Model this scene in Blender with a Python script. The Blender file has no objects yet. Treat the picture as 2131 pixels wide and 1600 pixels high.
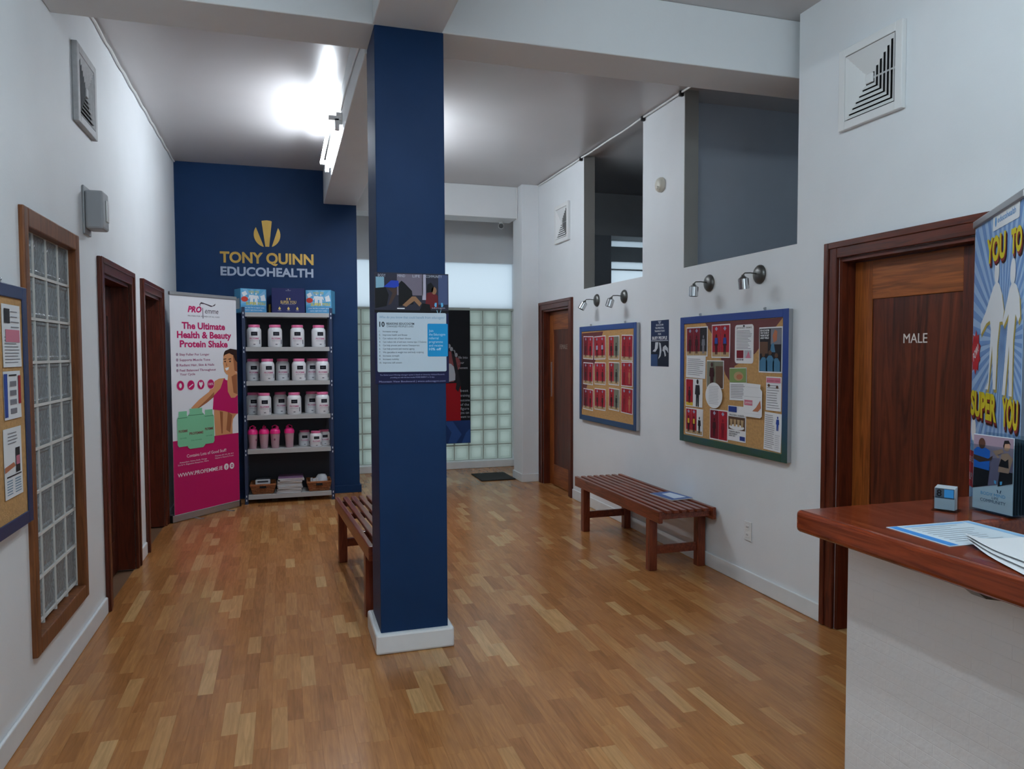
import bpy, bmesh, math, random
from mathutils import Vector, Matrix
rnd = random.Random(11)
sc = bpy.context.scene
COL = sc.collection
PI = math.pi

# ------------------------------------------------------------------ camera
CAM_F = 1533.06                                    # focal length in pixels of a 2131 wide frame
yaw, pit, rol = math.radians(17.256), math.radians(2.523), math.radians(0.205)
fw = Vector((math.sin(yaw)*math.cos(pit), math.cos(yaw)*math.cos(pit), -math.sin(pit)))
rt = Vector((math.cos(yaw), -math.sin(yaw), 0))
dn = fw.cross(rt)
r2 = rt*math.cos(rol) + dn*math.sin(rol)
d2 = -rt*math.sin(rol) + dn*math.cos(rol)
cam = bpy.data.cameras.new('camera')
cam.sensor_width = 36.0
cam.lens = CAM_F/2131*36
cam.clip_start = 0.05
camo = bpy.data.objects.new('camera', cam)
mw = Matrix.Identity(4)
for i in range(3):
    mw[i][0] = r2[i]; mw[i][1] = -d2[i]; mw[i][2] = -fw[i]
mw[0][3], mw[1][3], mw[2][3] = 0, 0, 1.58
camo.matrix_world = mw
COL.objects.link(camo)
sc.camera = camo

# ------------------------------------------------------------------ world, daylight, exposure
w = bpy.data.worlds.new('world'); sc.world = w; w.use_nodes = True
w.node_tree.nodes['Background'].inputs[0].default_value = (0.80, 0.90, 0.97, 1)
w.node_tree.nodes['Background'].inputs[1].default_value = 1.35
sc.view_settings.view_transform = 'Standard'
sc.view_settings.look = 'None'
sc.view_settings.gamma = 1
sc.view_settings.use_curve_mapping = False
sc.view_settings.exposure = 0.0
sc.cycles.caustics_reflective = False
sc.cycles.caustics_refractive = False
sc.cycles.sample_clamp_indirect = 6.0
TUBE_FAR, TUBE_NEAR = 94.0, 102.0                   # brightness of the fluorescent tubes
al = bpy.data.lights.new('shopfront_daylight', 'AREA')
al.shape = 'RECTANGLE'; al.size = 3.2; al.size_y = 2.0
al.energy = 20; al.color = (0.70, 0.88, 1.0)
alo = bpy.data.objects.new('shopfront_daylight', al)
alo.location = (0.95, -2.72, 1.95); alo.rotation_euler = (PI/2, 0, 0)
COL.objects.link(alo)

# ------------------------------------------------------------------ materials
def lin(c):
    c /= 255.0
    return c/12.92 if c <= 0.04045 else ((c+0.055)/1.055)**2.4
def S(*c): return (lin(c[0]), lin(c[1]), lin(c[2]), 1)
MATS = {}
def base_mat(name):
    m = bpy.data.materials.new(name); m.use_nodes = True
    nt = m.node_tree
    return m, nt, nt.nodes['Principled BSDF']
def mat(name, col, rough=0.5, metal=0.0, var=0.0, vscale=6.0, bump=0.0, bscale=60.0, spec=None, coat=0.0, alpha=1.0):
    if name in MATS: return MATS[name]
    m, nt, b = base_mat(name)
    c = S(*col)
    b.inputs['Base Color'].default_value = c
    b.inputs['Roughness'].default_value = rough
    b.inputs['Metallic'].default_value = metal
    if spec is not None: b.inputs['Specular IOR Level'].default_value = spec
    if coat: b.inputs['Coat Weight'].default_value = coat; b.inputs['Coat Roughness'].default_value = 0.12
    tc = nt.nodes.new('ShaderNodeTexCoord')
    if var:
        n = nt.nodes.new('ShaderNodeTexNoise'); n.inputs['Scale'].default_value = vscale; n.inputs['Detail'].default_value = 5
        nt.links.new(tc.outputs['Object'], n.inputs['Vector'])
        r = nt.nodes.new('ShaderNodeValToRGB')
        r.color_ramp.elements[0].position = 0.3; r.color_ramp.elements[1].position = 0.7
        r.color_ramp.elements[0].color = tuple(x*(1-var) for x in c[:3])+(1,)
        r.color_ramp.elements[1].color = tuple(min(1, x*(1+var)) for x in c[:3])+(1,)
        nt.links.new(n.outputs['Fac'], r.inputs['Fac']); nt.links.new(r.outputs['Color'], b.inputs['Base Color'])
    if bump:
        n2 = nt.nodes.new('ShaderNodeTexNoise'); n2.inputs['Scale'].default_value = bscale; n2.inputs['Detail'].default_value = 4
        nt.links.new(tc.outputs['Object'], n2.inputs['Vector'])
        bp = nt.nodes.new('ShaderNodeBump'); bp.inputs['Strength'].default_value = bump; bp.inputs['Distance'].default_value = 0.01
        nt.links.new(n2.outputs['Fac'], bp.inputs['Height']); nt.links.new(bp.outputs['Normal'], b.inputs['Normal'])
    MATS[name] = m
    return m
def wood(name, c1, c2, stretch=(18, 18, 1.4), rough=0.3, scale=2.2, dist=1.2, coat=0.0, bump=0.05, spec=0.3):
    if name in MATS: return MATS[name]
    m, nt, b = base_mat(name)
    tc = nt.nodes.new('ShaderNodeTexCoord'); mp = nt.nodes.new('ShaderNodeMapping')
    mp.inputs['Scale'].default_value = stretch
    nt.links.new(tc.outputs['Object'], mp.inputs['Vector'])
    n = nt.nodes.new('ShaderNodeTexNoise'); n.inputs['Scale'].default_value = scale; n.inputs['Detail'].default_value = 7
    n.inputs['Distortion'].default_value = dist; n.inputs['Roughness'].default_value = 0.62
    nt.links.new(mp.outputs['Vector'], n.inputs['Vector'])
    r = nt.nodes.new('ShaderNodeValToRGB')
    r.color_ramp.elements[0].position = 0.34; r.color_ramp.elements[1].position = 0.68
    r.color_ramp.elements[0].color = S(*c1); r.color_ramp.elements[1].color = S(*c2)
    nt.links.new(n.outputs['Fac'], r.inputs['Fac']); nt.links.new(r.outputs['Color'], b.inputs['Base Color'])
    b.inputs['Roughness'].default_value = rough
    b.inputs['Specular IOR Level'].default_value = spec
    if coat: b.inputs['Coat Weight'].default_value = coat; b.inputs['Coat Roughness'].default_value = 0.08
    bp = nt.nodes.new('ShaderNodeBump'); bp.inputs['Strength'].default_value = bump; bp.inputs['Distance'].default_value = 0.004
    nt.links.new(n.outputs['Fac'], bp.inputs['Height']); nt.links.new(bp.outputs['Normal'], b.inputs['Normal'])
    MATS[name] = m
    return m
def pr(r, g, b):                                   # flat printing ink
    return mat('ink_%d_%d_%d' % (r, g, b), (r, g, b), 0.45, spec=0.18)
def emit(name, col, strength):
    if name in MATS: return MATS[name]
    m, nt, b = base_mat(name)
    b.inputs['Base Color'].default_value = (0.9, 0.9, 0.9, 1)
    b.inputs['Emission Color'].default_value = col
    b.inputs['Emission Strength'].default_value = strength
    MATS[name] = m
    return m
def clear_plastic(name, tint=(235, 242, 245), fac=0.95, rough=0.06):
    m, nt, b = base_mat(name)
    tr = nt.nodes.new('ShaderNodeBsdfTransparent'); tr.inputs[0].default_value = S(*tint)
    mx = nt.nodes.new('ShaderNodeMixShader'); mx.inputs[0].default_value = fac
    b.inputs['Base Color'].default_value = S(40, 44, 48); b.inputs['Roughness'].default_value = rough
    nt.links.new(b.outputs[0], mx.inputs[1]); nt.links.new(tr.outputs[0], mx.inputs[2])
    nt.links.new(mx.outputs[0], nt.nodes['Material Output'].inputs[0])
    MATS[name] = m
    return m
def frosted(name, col, trans=0.7, rough=0.25, ripple=0.0, rscale=90.0, axis=2):
    m, nt, b = base_mat(name)
    b.inputs['Base Color'].default_value = S(*col); b.inputs['Roughness'].default_value = rough
    tl = nt.nodes.new('ShaderNodeBsdfTranslucent'); tl.inputs[0].default_value = S(*col)
    mx = nt.nodes.new('ShaderNodeMixShader'); mx.inputs[0].default_value = trans
    nt.links.new(b.outputs[0], mx.inputs[1]); nt.links.new(tl.outputs[0], mx.inputs[2])
    nt.links.new(mx.outputs[0], nt.nodes['Material Output'].inputs[0])
    if ripple:
        tc = nt.nodes.new('ShaderNodeTexCoord')
        wv = nt.nodes.new('ShaderNodeTexWave'); wv.inputs['Scale'].default_value = rscale; wv.inputs['Distortion'].default_value = 1.5
        wv.bands_direction = 'XYZ'[axis]
        nt.links.new(tc.outputs['Object'], wv.inputs['Vector'])
        bp = nt.nodes.new('ShaderNodeBump'); bp.inputs['Strength'].default_value = ripple; bp.inputs['Distance'].default_value = 0.01
        nt.links.new(wv.outputs['Fac'], bp.inputs['Height']); nt.links.new(bp.outputs['Normal'], b.inputs['Normal'])
        nt.links.new(bp.outputs['Normal'], tl.inputs['Normal'])
    MATS[name] = m
    return m

WHITE = mat('white_wall_paint', (226, 230, 233), 0.55, var=0.02, vscale=3, bump=0.06, bscale=90)
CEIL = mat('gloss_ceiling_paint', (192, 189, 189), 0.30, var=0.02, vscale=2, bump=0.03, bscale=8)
BEAMW = mat('beam_paint', (222, 226, 228), 0.5, var=0.02, vscale=3, bump=0.05, bscale=60)
TRIMW = mat('white_trim_paint', (222, 226, 228), 0.38, var=0.03, vscale=9)
BLUE = mat('navy_wall_paint', (23, 49, 85), 0.5, var=0.05, vscale=4, bump=0.05, bscale=70, spec=0.12)
GREYW = mat('grey_room_paint', (176, 182, 190), 0.6, var=0.03, vscale=3)
MAHOG = wood('dark_mahogany', (58, 22, 13), (98, 42, 24), (16, 16, 1.2), 0.32, coat=0.06)
MAHOG_H = wood('dark_mahogany_across', (58, 22, 13), (98, 42, 24), (1.2, 16, 16), 0.32, coat=0.06)
ORANGE = wood('orange_door_wood', (106, 53, 20), (154, 86, 38), (18, 18, 1.1), 0.34, coat=0.06)
ORANGE_H = wood('orange_door_wood_across', (106, 53, 20), (154, 86, 38), (1.1, 18, 18), 0.34, coat=0.06)
PANELW = wood('dark_veneer_panel', (44, 16, 9), (104, 48, 26), (7, 7, 0.55), 0.36, scale=1.6, dist=2.4, coat=0.04)
DARKDOOR = wood('dark_red_door_wood', (44, 17, 11), (78, 32, 20), (14, 14, 1.0), 0.3, coat=0.06)
BENCHW = wood('bench_mahogany', (80, 32, 18), (132, 62, 38), (20, 1.6, 20), 0.3, coat=0.3)
BENCHV = wood('bench_mahogany_upright', (80, 32, 18), (132, 62, 38), (20, 20, 1.6), 0.32, coat=0.2)
COUNTW = wood('counter_mahogany', (84, 30, 14), (140, 60, 29), (16, 1.0, 16), 0.22, coat=0.4)
TEAKF = wood('window_frame_wood', (88, 50, 27), (132, 82, 46), (18, 18, 1.2), 0.4)
CORK = mat('cork', (182, 140, 88), 0.85, var=0.14, vscale=60, bump=0.25, bscale=180)
BLUEFRAME = mat('blue_board_frame', (24, 42, 84), 0.4, var=0.12, vscale=8)
SILVER = mat('brushed_aluminium', (176, 178, 182), 0.35, 0.85)
CHROME = mat('chrome', (200, 202, 204), 0.16, 1.0)
PEWTER = mat('dark_pewter', (92, 92, 90), 0.38, 0.75)
PAPER = mat('white_paper', (226, 228, 230), 0.6)
BLACKP = mat('black_plastic', (16, 17, 20), 0.4)
DARK = mat('dark_void', (10, 10, 12), 0.9)
CREAM = mat('cream_plastic', (218, 214, 200), 0.4)
WHITEP = mat('white_plastic', (226, 228, 228), 0.35)
GREYP = mat('grey_plastic', (150, 154, 158), 0.45)
GOLD = mat('gold_vinyl', (178, 142, 62), 0.38, 0.35, var=0.08, vscale=5)
SILV = mat('silver_vinyl', (158, 168, 186), 0.4, 0.25)
SHELFG = mat('grey_shelf_enamel', (168, 168, 168), 0.45)
NAVYM = mat('navy_enamel_steel', (24, 40, 72), 0.4)
PINK = mat('pink_lid_plastic', (214, 106, 150), 0.35)
HOTPINK = mat('hot_pink_plastic', (232, 44, 130), 0.3)
JARW = mat('white_jar_plastic', (226, 228, 232), 0.3)
SHAKER = mat('smoky_shaker_plastic', (182, 148, 158), 0.3)
WICKER = mat('wicker', (140, 84, 44), 0.7, var=0.35, vscale=90, bump=0.7, bscale=110)
FOG = frosted('frosted_window_glass', (236, 242, 246), 0.85, 0.4)
BLOCKG = frosted('lit_block_glass', (232, 240, 235), 0.80, 0.16, 0.55, 60, 2)
def dark_glass():
    m, nt, b = base_mat('ripple_block_glass')
    tc = nt.nodes.new('ShaderNodeTexCoord')
    wv = nt.nodes.new('ShaderNodeTexNoise'); wv.inputs['Scale'].default_value = 14; wv.inputs['Distortion'].default_value = 2.5
    mp = nt.nodes.new('ShaderNodeMapping'); mp.inputs['Scale'].default_value = (3.0, 1, 1)
    nt.links.new(tc.outputs['Object'], mp.inputs['Vector']); nt.links.new(mp.outputs['Vector'], wv.inputs['Vector'])
    r = nt.nodes.new('ShaderNodeValToRGB')
    r.color_ramp.elements[0].color = S(106, 112, 115); r.color_ramp.elements[1].color = S(158, 164, 167)
    r.color_ramp.elements[0].position = 0.3; r.color_ramp.elements[1].position = 0.8
    nt.links.new(wv.outputs['Fac'], r.inputs['Fac']); nt.links.new(r.outputs['Color'], b.inputs['Base Color'])
    b.inputs['Roughness'].default_value = 0.12
    bp = nt.nodes.new('ShaderNodeBump'); bp.inputs['Strength'].default_value = 0.5; bp.inputs['Distance'].default_value = 0.02
    nt.links.new(wv.outputs['Fac'], bp.inputs['Height']); nt.links.new(bp.outputs['Normal'], b.inputs['Normal'])
    return m
RIPPLE = dark_glass()
GROUT = mat('white_grout', (206, 206, 202), 0.7)
GROUTG = mat('greenish_grout', (176, 184, 176), 0.7)
ACRYL = clear_plastic('clear_acrylic')
SLEEVE = clear_plastic('clear_sleeve', (240, 245, 248), 0.9, 0.15)

def floor_mat():
    m, nt, b = base_mat('laminate_staves')
    oi = nt.nodes.new('ShaderNodeObjectInfo'); ge = nt.nodes.new('ShaderNodeNewGeometry')
    ad = nt.nodes.new('ShaderNodeMath'); ad.operation = 'ADD'
    fr = nt.nodes.new('ShaderNodeMath'); fr.operation = 'FRACT'
    nt.links.new(oi.outputs['Random'], ad.inputs[0]); nt.links.new(ge.outputs['Random Per Island'], ad.inputs[1])
    nt.links.new(ad.outputs[0], fr.inputs[0])
    r = nt.nodes.new('ShaderNodeValToRGB')
    e = r.color_ramp.elements
    e[0].position = 0.0; e[0].color = S(150, 98, 54)
    e[1].position = 1.0; e[1].color = S(190, 148, 99)
    for p, c in ((0.25, (159, 105, 58)), (0.5, (164, 110, 62)), (0.72, (169, 115, 67)), (0.88, (177, 127, 78))):
        k = e.new(p); k.color = S(*c)
    nt.links.new(fr.outputs[0], r.inputs['Fac'])
    mp = nt.nodes.new('ShaderNodeMapping'); mp.inputs['Scale'].default_value = (42, 3.2, 1)
    mul = nt.nodes.new('ShaderNodeVectorMath'); mul.operation = 'ADD'
    cx = nt.nodes.new('ShaderNodeCombineXYZ'); m7 = nt.nodes.new('ShaderNodeMath'); m7.operation = 'MULTIPLY'; m7.inputs[1].default_value = 37
    nt.links.new(fr.outputs[0], m7.inputs[0]); nt.links.new(m7.outputs[0], cx.inputs['Y'])
    nt.links.new(ge.outputs['Position'], mul.inputs[0]); nt.links.new(cx.outputs[0], mul.inputs[1])
    nt.links.new(mul.outputs[0], mp.inputs['Vector'])
    n = nt.nodes.new('ShaderNodeTexNoise'); n.inputs['Scale'].default_value = 1.6; n.inputs['Detail'].default_value = 6; n.inputs['Distortion'].default_value = 0.8
    nt.links.new(mp.outputs['Vector'], n.inputs['Vector'])
    mr = nt.nodes.new('ShaderNodeMapRange'); mr.inputs['From Min'].default_value = 0.3; mr.inputs['From Max'].default_value = 0.7
    mr.inputs['To Min'].default_value = 0.80; mr.inputs['To Max'].default_value = 1.16
    nt.links.new(n.outputs['Fac'], mr.inputs['Value'])
    mx = nt.nodes.new('ShaderNodeMix'); mx.data_type = 'RGBA'; mx.blend_type = 'MULTIPLY'; mx.inputs['Factor'].default_value = 1
    nt.links.new(r.outputs['Color'], mx.inputs[6]); nt.links.new(mr.outputs[0], mx.inputs[7])
    nt.links.new(mx.outputs[2], b.inputs['Base Color'])
    b.inputs['Roughness'].default_value = 0.25
    bp = nt.nodes.new('ShaderNodeBump'); bp.inputs['Strength'].default_value = 0.06; bp.inputs['Distance'].default_value = 0.003
    nt.links.new(n.outputs['Fac'], bp.inputs['Height']); nt.links.new(bp.outputs['Normal'], b.inputs['Normal'])
    return m
STAVE = floor_mat()

# ------------------------------------------------------------------ mesh builder
class MB:
    def __init__(s): s.v = []; s.f = []; s.m = []
    def poly(s, pts, m=0):
        n = len(s.v); s.v += [tuple(p) for p in pts]; s.f.append(tuple(range(n, n+len(pts)))); s.m.append(m); return s
    def box(s, x0, y0, z0, x1, y1, z1, m=0):
        n = len(s.v)
        s.v += [(x, y, z) for z in (z0, z1) for y in (y0, y1) for x in (x0, x1)]
        for q in ((0, 2, 3, 1), (4, 5, 7, 6), (0, 1, 5, 4), (2, 6, 7, 3), (0, 4, 6, 2), (1, 3, 7, 5)):
            s.f.append(tuple(n+i for i in q)); s.m.append(m)
        return s
    def flat(s, pts, y, m=0):                      # polygon in the XZ plane that faces -Y
        a = sum(pts[i][0]*pts[(i+1) % len(pts)][1]-pts[(i+1) % len(pts)][0]*pts[i][1] for i in range(len(pts)))
        if a < 0: pts = pts[::-1]
        return s.poly([(p[0], y, p[1]) for p in pts], m)
    def rect(s, x0, z0, x1, z1, y, m=0): return s.flat([(x0, z0), (x1, z0), (x1, z1), (x0, z1)], y, m)
    def rrect(s, x0, z0, x1, z1, y, m=0, r=0.01, n=4):
        P = []
        for cx, cz, a0 in ((x1-r, z1-r, 0), (x0+r, z1-r, 90), (x0+r, z0+r, 180), (x1-r, z0+r, 270)):
            for k in range(n+1):
                a = math.radians(a0+90*k/n); P.append((cx+r*math.cos(a), cz+r*math.sin(a)))
        return s.flat(P, y, m)
    def ell(s, cx, cz, rx, rz, y, m=0, n=16, rot=0):
        c, t = math.cos(rot), math.sin(rot)
        P = []
        for k in range(n):
            a = 2*PI*k/n; px, pz = rx*math.cos(a), rz*math.sin(a)
            P.append((cx+px*c-pz*t, cz+px*t+pz*c))
        return s.flat(P, y, m)
    def prism(s, pts, y0, y1, m=0):                # XZ polygon extruded along Y
        a = sum(pts[i][0]*pts[(i+1) % len(pts)][1]-pts[(i+1) % len(pts)][0]*pts[i][1] for i in range(len(pts)))
        if a < 0: pts = pts[::-1]
        n = len(s.v); k = len(pts)
        s.v += [(p[0], y0, p[1]) for p in pts]+[(p[0], y1, p[1]) for p in pts]
        s.f.append(tuple(range(n, n+k))); s.m.append(m)
        s.f.append(tuple(range(n+2*k-1, n+k-1, -1))); s.m.append(m)
        for i in range(k):
            j = (i+1) % k
            s.f.append((n+i, n+k+i, n+k+j, n+j)); s.m.append(m)
        return s
    def tube(s, pts, rr, n=10, m=0, caps=True):
        if not hasattr(rr, '__len__'): rr = [rr]*len(pts)
        pts = [Vector(p) for p in pts]
        rings = []
        up = None
        for i, p in enumerate(pts):
            t = (pts[min(i+1, len(pts)-1)]-pts[max(i-1, 0)])
            if t.length < 1e-9: t = Vector((0, 0, 1))
            t.normalize()
            if up is None:
                up = Vector((0, 0, 1)) if abs(t.z) < 0.9 else Vector((1, 0, 0))
            a = t.cross(up)
            if a.length < 1e-6: a = t.cross(Vector((0, 1, 0)))
            a.normalize(); b = a.cross(t); b.normalize(); up = b
            n0 = len(s.v)
            s.v += [tuple(p+(a*math.cos(2*PI*k/n)+b*math.sin(2*PI*k/n))*rr[i]) for k in range(n)]
            rings.append(n0)
        for i in range(len(rings)-1):
            for k in range(n):
                j = (k+1) % n
                s.f.append((rings[i]+k, rings[i]+j, rings[i+1]+j, rings[i+1]+k)); s.m.append(m)
        if caps:
            s.f.append(tuple(rings[0]+k for k in range(n))[::-1]); s.m.append(m)
            s.f.append(tuple(rings[-1]+k for k in range(n))); s.m.append(m)
        return s
    def lathe(s, prof, n=20, m=0, cx=0, cy=0):
        rings = []
        for r, z in prof:
            n0 = len(s.v); s.v += [(cx+r*math.cos(2*PI*k/n), cy+r*math.sin(2*PI*k/n), z) for k in range(n)]; rings.append(n0)
        for i in range(len(rings)-1):
            for k in range(n):
                j = (k+1) % n
                s.f.append((rings[i]+k, rings[i]+j, rings[i+1]+j, rings[i+1]+k)); s.m.append(m)
        s.f.append(tuple(rings[0]+k for k in range(n))[::-1]); s.m.append(m)
        s.f.append(tuple(rings[-1]+k for k in range(n))); s.m.append(m)
        return s
    def cpatch(s, r, a0, a1, z0, z1, m=0, n=6):    # curved label on a cylinder, angles from -Y
        for k in range(n):
            b0 = a0+(a1-a0)*k/n; b1 = a0+(a1-a0)*(k+1)/n
            s.poly([(r*math.sin(b0), -r*math.cos(b0), z0), (r*math.sin(b1), -r*math.cos(b1), z0),
                    (r*math.sin(b1), -r*math.cos(b1), z1), (r*math.sin(b0), -r*math.cos(b0), z1)], m)
        return s
    def text(s, body, x, z, size, y, m=0, align='C', width=None, bold=0.0, ext=0.0, res=2, shear=0.0, cyl=None, rot=0.0):
        cu = bpy.data.curves.new('lettering', 'FONT'); cu.body = body; cu.size = 1.0; cu.resolution_u = res
        cu.offset = bold; cu.extrude = ext/size if size else 0; cu.shear = shear; cu.fill_mode = 'BOTH' if ext else 'FRONT'
        o = bpy.data.objects.new('lettering', cu); me = o.to_mesh()
        co = [v.co.copy() for v in me.vertices]; fs = [tuple(p.vertices) for p in me.polygons]
        o.to_mesh_clear(); bpy.data.objects.remove(o); bpy.data.curves.remove(cu)
        if not co: return s
        x0, x1 = min(c.x for c in co), max(c.x for c in co)
        sx = size if width is None else width/max(1e-6, x1-x0)
        off = {'C': -(x0+x1)/2, 'L': -x0, 'R': -x1}[align]
        n = len(s.v); cr, sr = math.cos(rot), math.sin(rot)
        for c in co:
            px, pz = (c.x+off)*sx, c.y*size
            px, pz = px*cr-pz*sr, px*sr+pz*cr
            if cyl:
                a = (x+px)/cyl; s.v.append((cyl*math.sin(a), -cyl*math.cos(a), z+pz))
            else: s.v.append((x+px, y-c.z*size, z+pz))
        for f in fs: s.f.append(tuple(n+i for i in f)); s.m.append(m)
        return s
    def build(s, name, mats, parent=None, loc=(0, 0, 0), rotz=0.0, bevel=0.0, smooth=False, seg=2, wd=False):
        me = bpy.data.meshes.new(name)
        me.from_pydata(s.v, [], s.f)
        if not isinstance(mats, (list, tuple)): mats = [mats]
        for mm in mats: me.materials.append(mm)
        me.polygons.foreach_set('material_index', s.m)
        if smooth:
            me.polygons.foreach_set('use_smooth', [True]*len(s.f))
            try: me.set_sharp_from_angle(angle=math.radians(40))
            except Exception: pass
        me.update()
        o = bpy.data.objects.new(name, me); COL.objects.link(o)
        o.location = loc; o.rotation_euler = (0, 0, rotz)
        if parent: o.parent = parent
        if bevel:
            bv = o.modifiers.new('bevel', 'BEVEL'); bv.width = bevel; bv.segments = seg; bv.limit_method = 'ANGLE'
        return o
def tag(o, label, cat=None, group=None, kind=None):
    o['label'] = label
    if cat: o['category'] = cat
    if group: o['group'] = group
    if kind: o['kind'] = kind
    return o
def empty(name, loc=(0, 0, 0), rotz=0.0, parent=None):
    o = bpy.data.objects.new(name, None); o.empty_display_size = 0.1
    COL.objects.link(o); o.location = loc; o.rotation_euler = (0, 0, rotz)
    if parent: o.parent = parent
    return o
def dup(root, loc, rotz=None, label=None, group=None):
    r = root.copy(); COL.objects.link(r); r.location = loc
    if rotz is not None: r.rotation_euler = (0, 0, rotz)
    if label: r['label'] = label
    if group: r['group'] = group
    for ch in list(root.children):
        c = ch.copy(); COL.objects.link(c); c.parent = r
        for g in ch.children:
            d = g.copy(); COL.objects.link(d); d.parent = c
    return r
def struct(name, mb, m, label, bevel=0.0):
    o = mb.build(name, m, bevel=bevel); return tag(o, label, kind='structure')

XL, XR, ZC, ZB = -1.055, 2.97, 3.58, 3.24          # left wall, right wall, ceiling, beam soffit
YF, YE = 8.45, 9.75                                # blue wall, glass block wall
RW, LW = -PI/2, PI/2                               # turn of things hung on the right / left wall
def holes_wall(mb, along, t0, t1, a0, a1, z0, z1, holes):
    us = sorted({a0, a1}|{h[0] for h in holes}|{h[1] for h in holes}); us = [u for u in us if a0 <= u <= a1]
    for i in range(len(us)-1):
        c = (us[i]+us[i+1])/2
        cuts = sorted([(h[2], h[3]) for h in holes if h[0] < c < h[1]])
        z = z0
        for b, t in cuts+[(z1, z1)]:
            if b > z+1e-6:
                if along == 'y': mb.box(t0, us[i], z, t1, us[i+1], b)
                else: mb.box(us[i], t0, z, us[i+1], t1, b)
            z = max(z, t)
    return mb

# ------------------------------------------------------------------ room shell
fl = struct('floor', MB().box(-2.7, -2.75, -0.12, 6.6, 9.95, -0.008), mat('floor_underlay', (96, 66, 42), 0.8),
            'warm brown three-strip laminate floor of the hall')
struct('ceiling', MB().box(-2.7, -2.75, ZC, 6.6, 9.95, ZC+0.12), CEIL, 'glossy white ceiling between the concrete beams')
lholes = [(3.66, 4.44, 0.315, 2.155), (5.08, 5.91, 0, 2.085), (6.45, 7.32, 0, 2.085)]
struct('wall_left', holes_wall(MB(), 'y', XL-0.15, XL, -2.6, YF, 0, ZC, lholes), WHITE, 'white wall with the glass block window and two dark doors')
rholes = [(2.54, 3.40, 0, 2.12), (7.44, 8.30, 0, 2.095), (5.76, 7.06, 2.225, ZC), (3.76, 5.08, 2.225, ZC)]
struct('wall_right', holes_wall(MB(), 'y', XR, XR+0.12, -2.6, 8.80, 0, ZC, rholes), WHITE, 'white wall with two high openings and the notice boards')
struct('wall_right_recess', MB().box(3.05, 8.80, 0, 3.17, YE, ZC), WHITE, 'short white wall beside the glass block wall')
struct('wall_far', MB().box(XL-0.15, YF, 0, 0.81, YF+0.12, ZC), BLUE, 'navy blue feature wall behind the shelving')
struct('wall_passage', MB().box(0.50, YF+0.12, 0, 0.60, YE, ZC), WHITE, 'white wall of the passage behind the navy wall')
eh = [(0.62, 3.035, 0.10, 2.155), (0.62, 3.05, 2.175, 2.79), (4.53, 6.3, 2.30, 2.875), (4.53, 6.3, 3.09, 3.175)]
struct('wall_end', holes_wall(MB(), 'x', YE, YE+0.14, 0.50, 6.5, 0, ZC, eh), WHITE, 'end wall with glass blocks under a frosted window strip')
struct('wall_back', holes_wall(MB(), 'x', -2.72, -2.6, XL-0.15, 6.5, 0, ZC, [(-0.65, 2.55, 0.95, 2.95)]), WHITE, 'white wall with the shopfront window')
struct('wall_outer_left', MB().box(-2.65, -2.6, 0, -2.5, YF+0.12, ZC).box(-2.5, -2.72, 0, XL-0.15, -2.6, ZC).box(-2.5, YF, 0, XL-0.15, YF+0.12, ZC),
       GREYW, 'walls of the dim rooms behind the dark doors')
struct('wall_outer_right', holes_wall(MB(), 'y', 6.5, 6.6, -2.6, YE+0.14, 0, ZC, [(2.6, 4.8, 1.9, 3.1)]), GREYW, 'outer wall of the changing rooms')  # opening cut for the added out-of-view window
struct('wall_partition', MB().box(3.09, 5.30, 0, 6.5, 5.40, ZC).box(3.09, 1.9, 0, 6.5, 2.0, ZC), mat('blue_grey_paint', (178, 186, 198), 0.6, var=0.02), 'blue grey partition seen through the larger high opening')
struct('beam_cross', MB().box(XL, 3.84, ZB, 5.2, 4.17, ZC), BEAMW, 'white concrete beam crossing the hall over the column', 0.006)
struct('beam_long', MB().box(0.46, -2.6, ZB, 0.822, 3.84, ZC).box(0.455, 4.17, ZB-0.02, 0.81, YF, ZC), BEAMW, 'white concrete beam running along the hall to the navy wall', 0.006)
struct('beam_end', MB().box(0.60, 8.62, 3.20, 2.755, 8.95, ZC).box(3.17, 8.62, 3.05, 6.5, 8.95, ZC), BEAMW, 'white beam before the glass block wall', 0.006)
cb = struct('column', MB().box(0.468, 3.84, 0.10, 0.826, 4.19, ZB), BLUE, 'navy blue square column in the middle of the hall', 0.004)
MB().box(0.438, 3.812, 0, 0.856, 4.22, 0.108).build('column_base', TRIMW, cb, bevel=0.012)
cw = struct('column_white', MB().box(2.755, YF, 0.1, 2.97, 8.80, ZC), WHITE, 'white pier beside the female door', 0.004)
MB().box(2.742, YF-0.012, 0, 2.968, 8.815, 0.10).build('column_base', TRIMW, cw, bevel=0.006)
b = MB()
for a0, a1 in ((-2.6, 4.955), (6.04, 6.325), (7.445, YF)): b.box(XL, a0, 0, XL+0.016, a1, 0.10)
struct('baseboard_left', b, TRIMW, 'white skirting along the wall with the glass block window', 0.006)
b = MB()
for a0, a1 in ((-2.6, 2.42), (3.485, 7.345)): b.box(XR-0.014, a0, 0, XR, a1, 0.105)
struct('baseboard_right', b, TRIMW, 'white skirting below the notice boards', 0.006)
struct('baseboard_far', MB().box(XL+0.02, YF-0.018, 0, 0.828, YF, 0.085).box(0.81, YF, 0, 0.828, YF+0.12, 0.085), BLUE, 'navy painted skirting of the navy wall', 0.004)
struct('baseboard_end', MB().box(0.60, YE-0.06, 0, 3.05, YE, 0.095).box(3.035, 8.815, 0, 3.05, YE-0.06, 0.1), TRIMW, 'white kerb below the glass block wall', 0.006)
REV = mat('grey_reveal_paint', (150, 150, 146), 0.6, var=0.03, vscale=5)
struct('trim_1', MB().box(XR+0.001, 7.052, 2.225, XR+0.119, 7.0599, ZC), REV, 'grey painted reveals of the smaller high opening')
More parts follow.
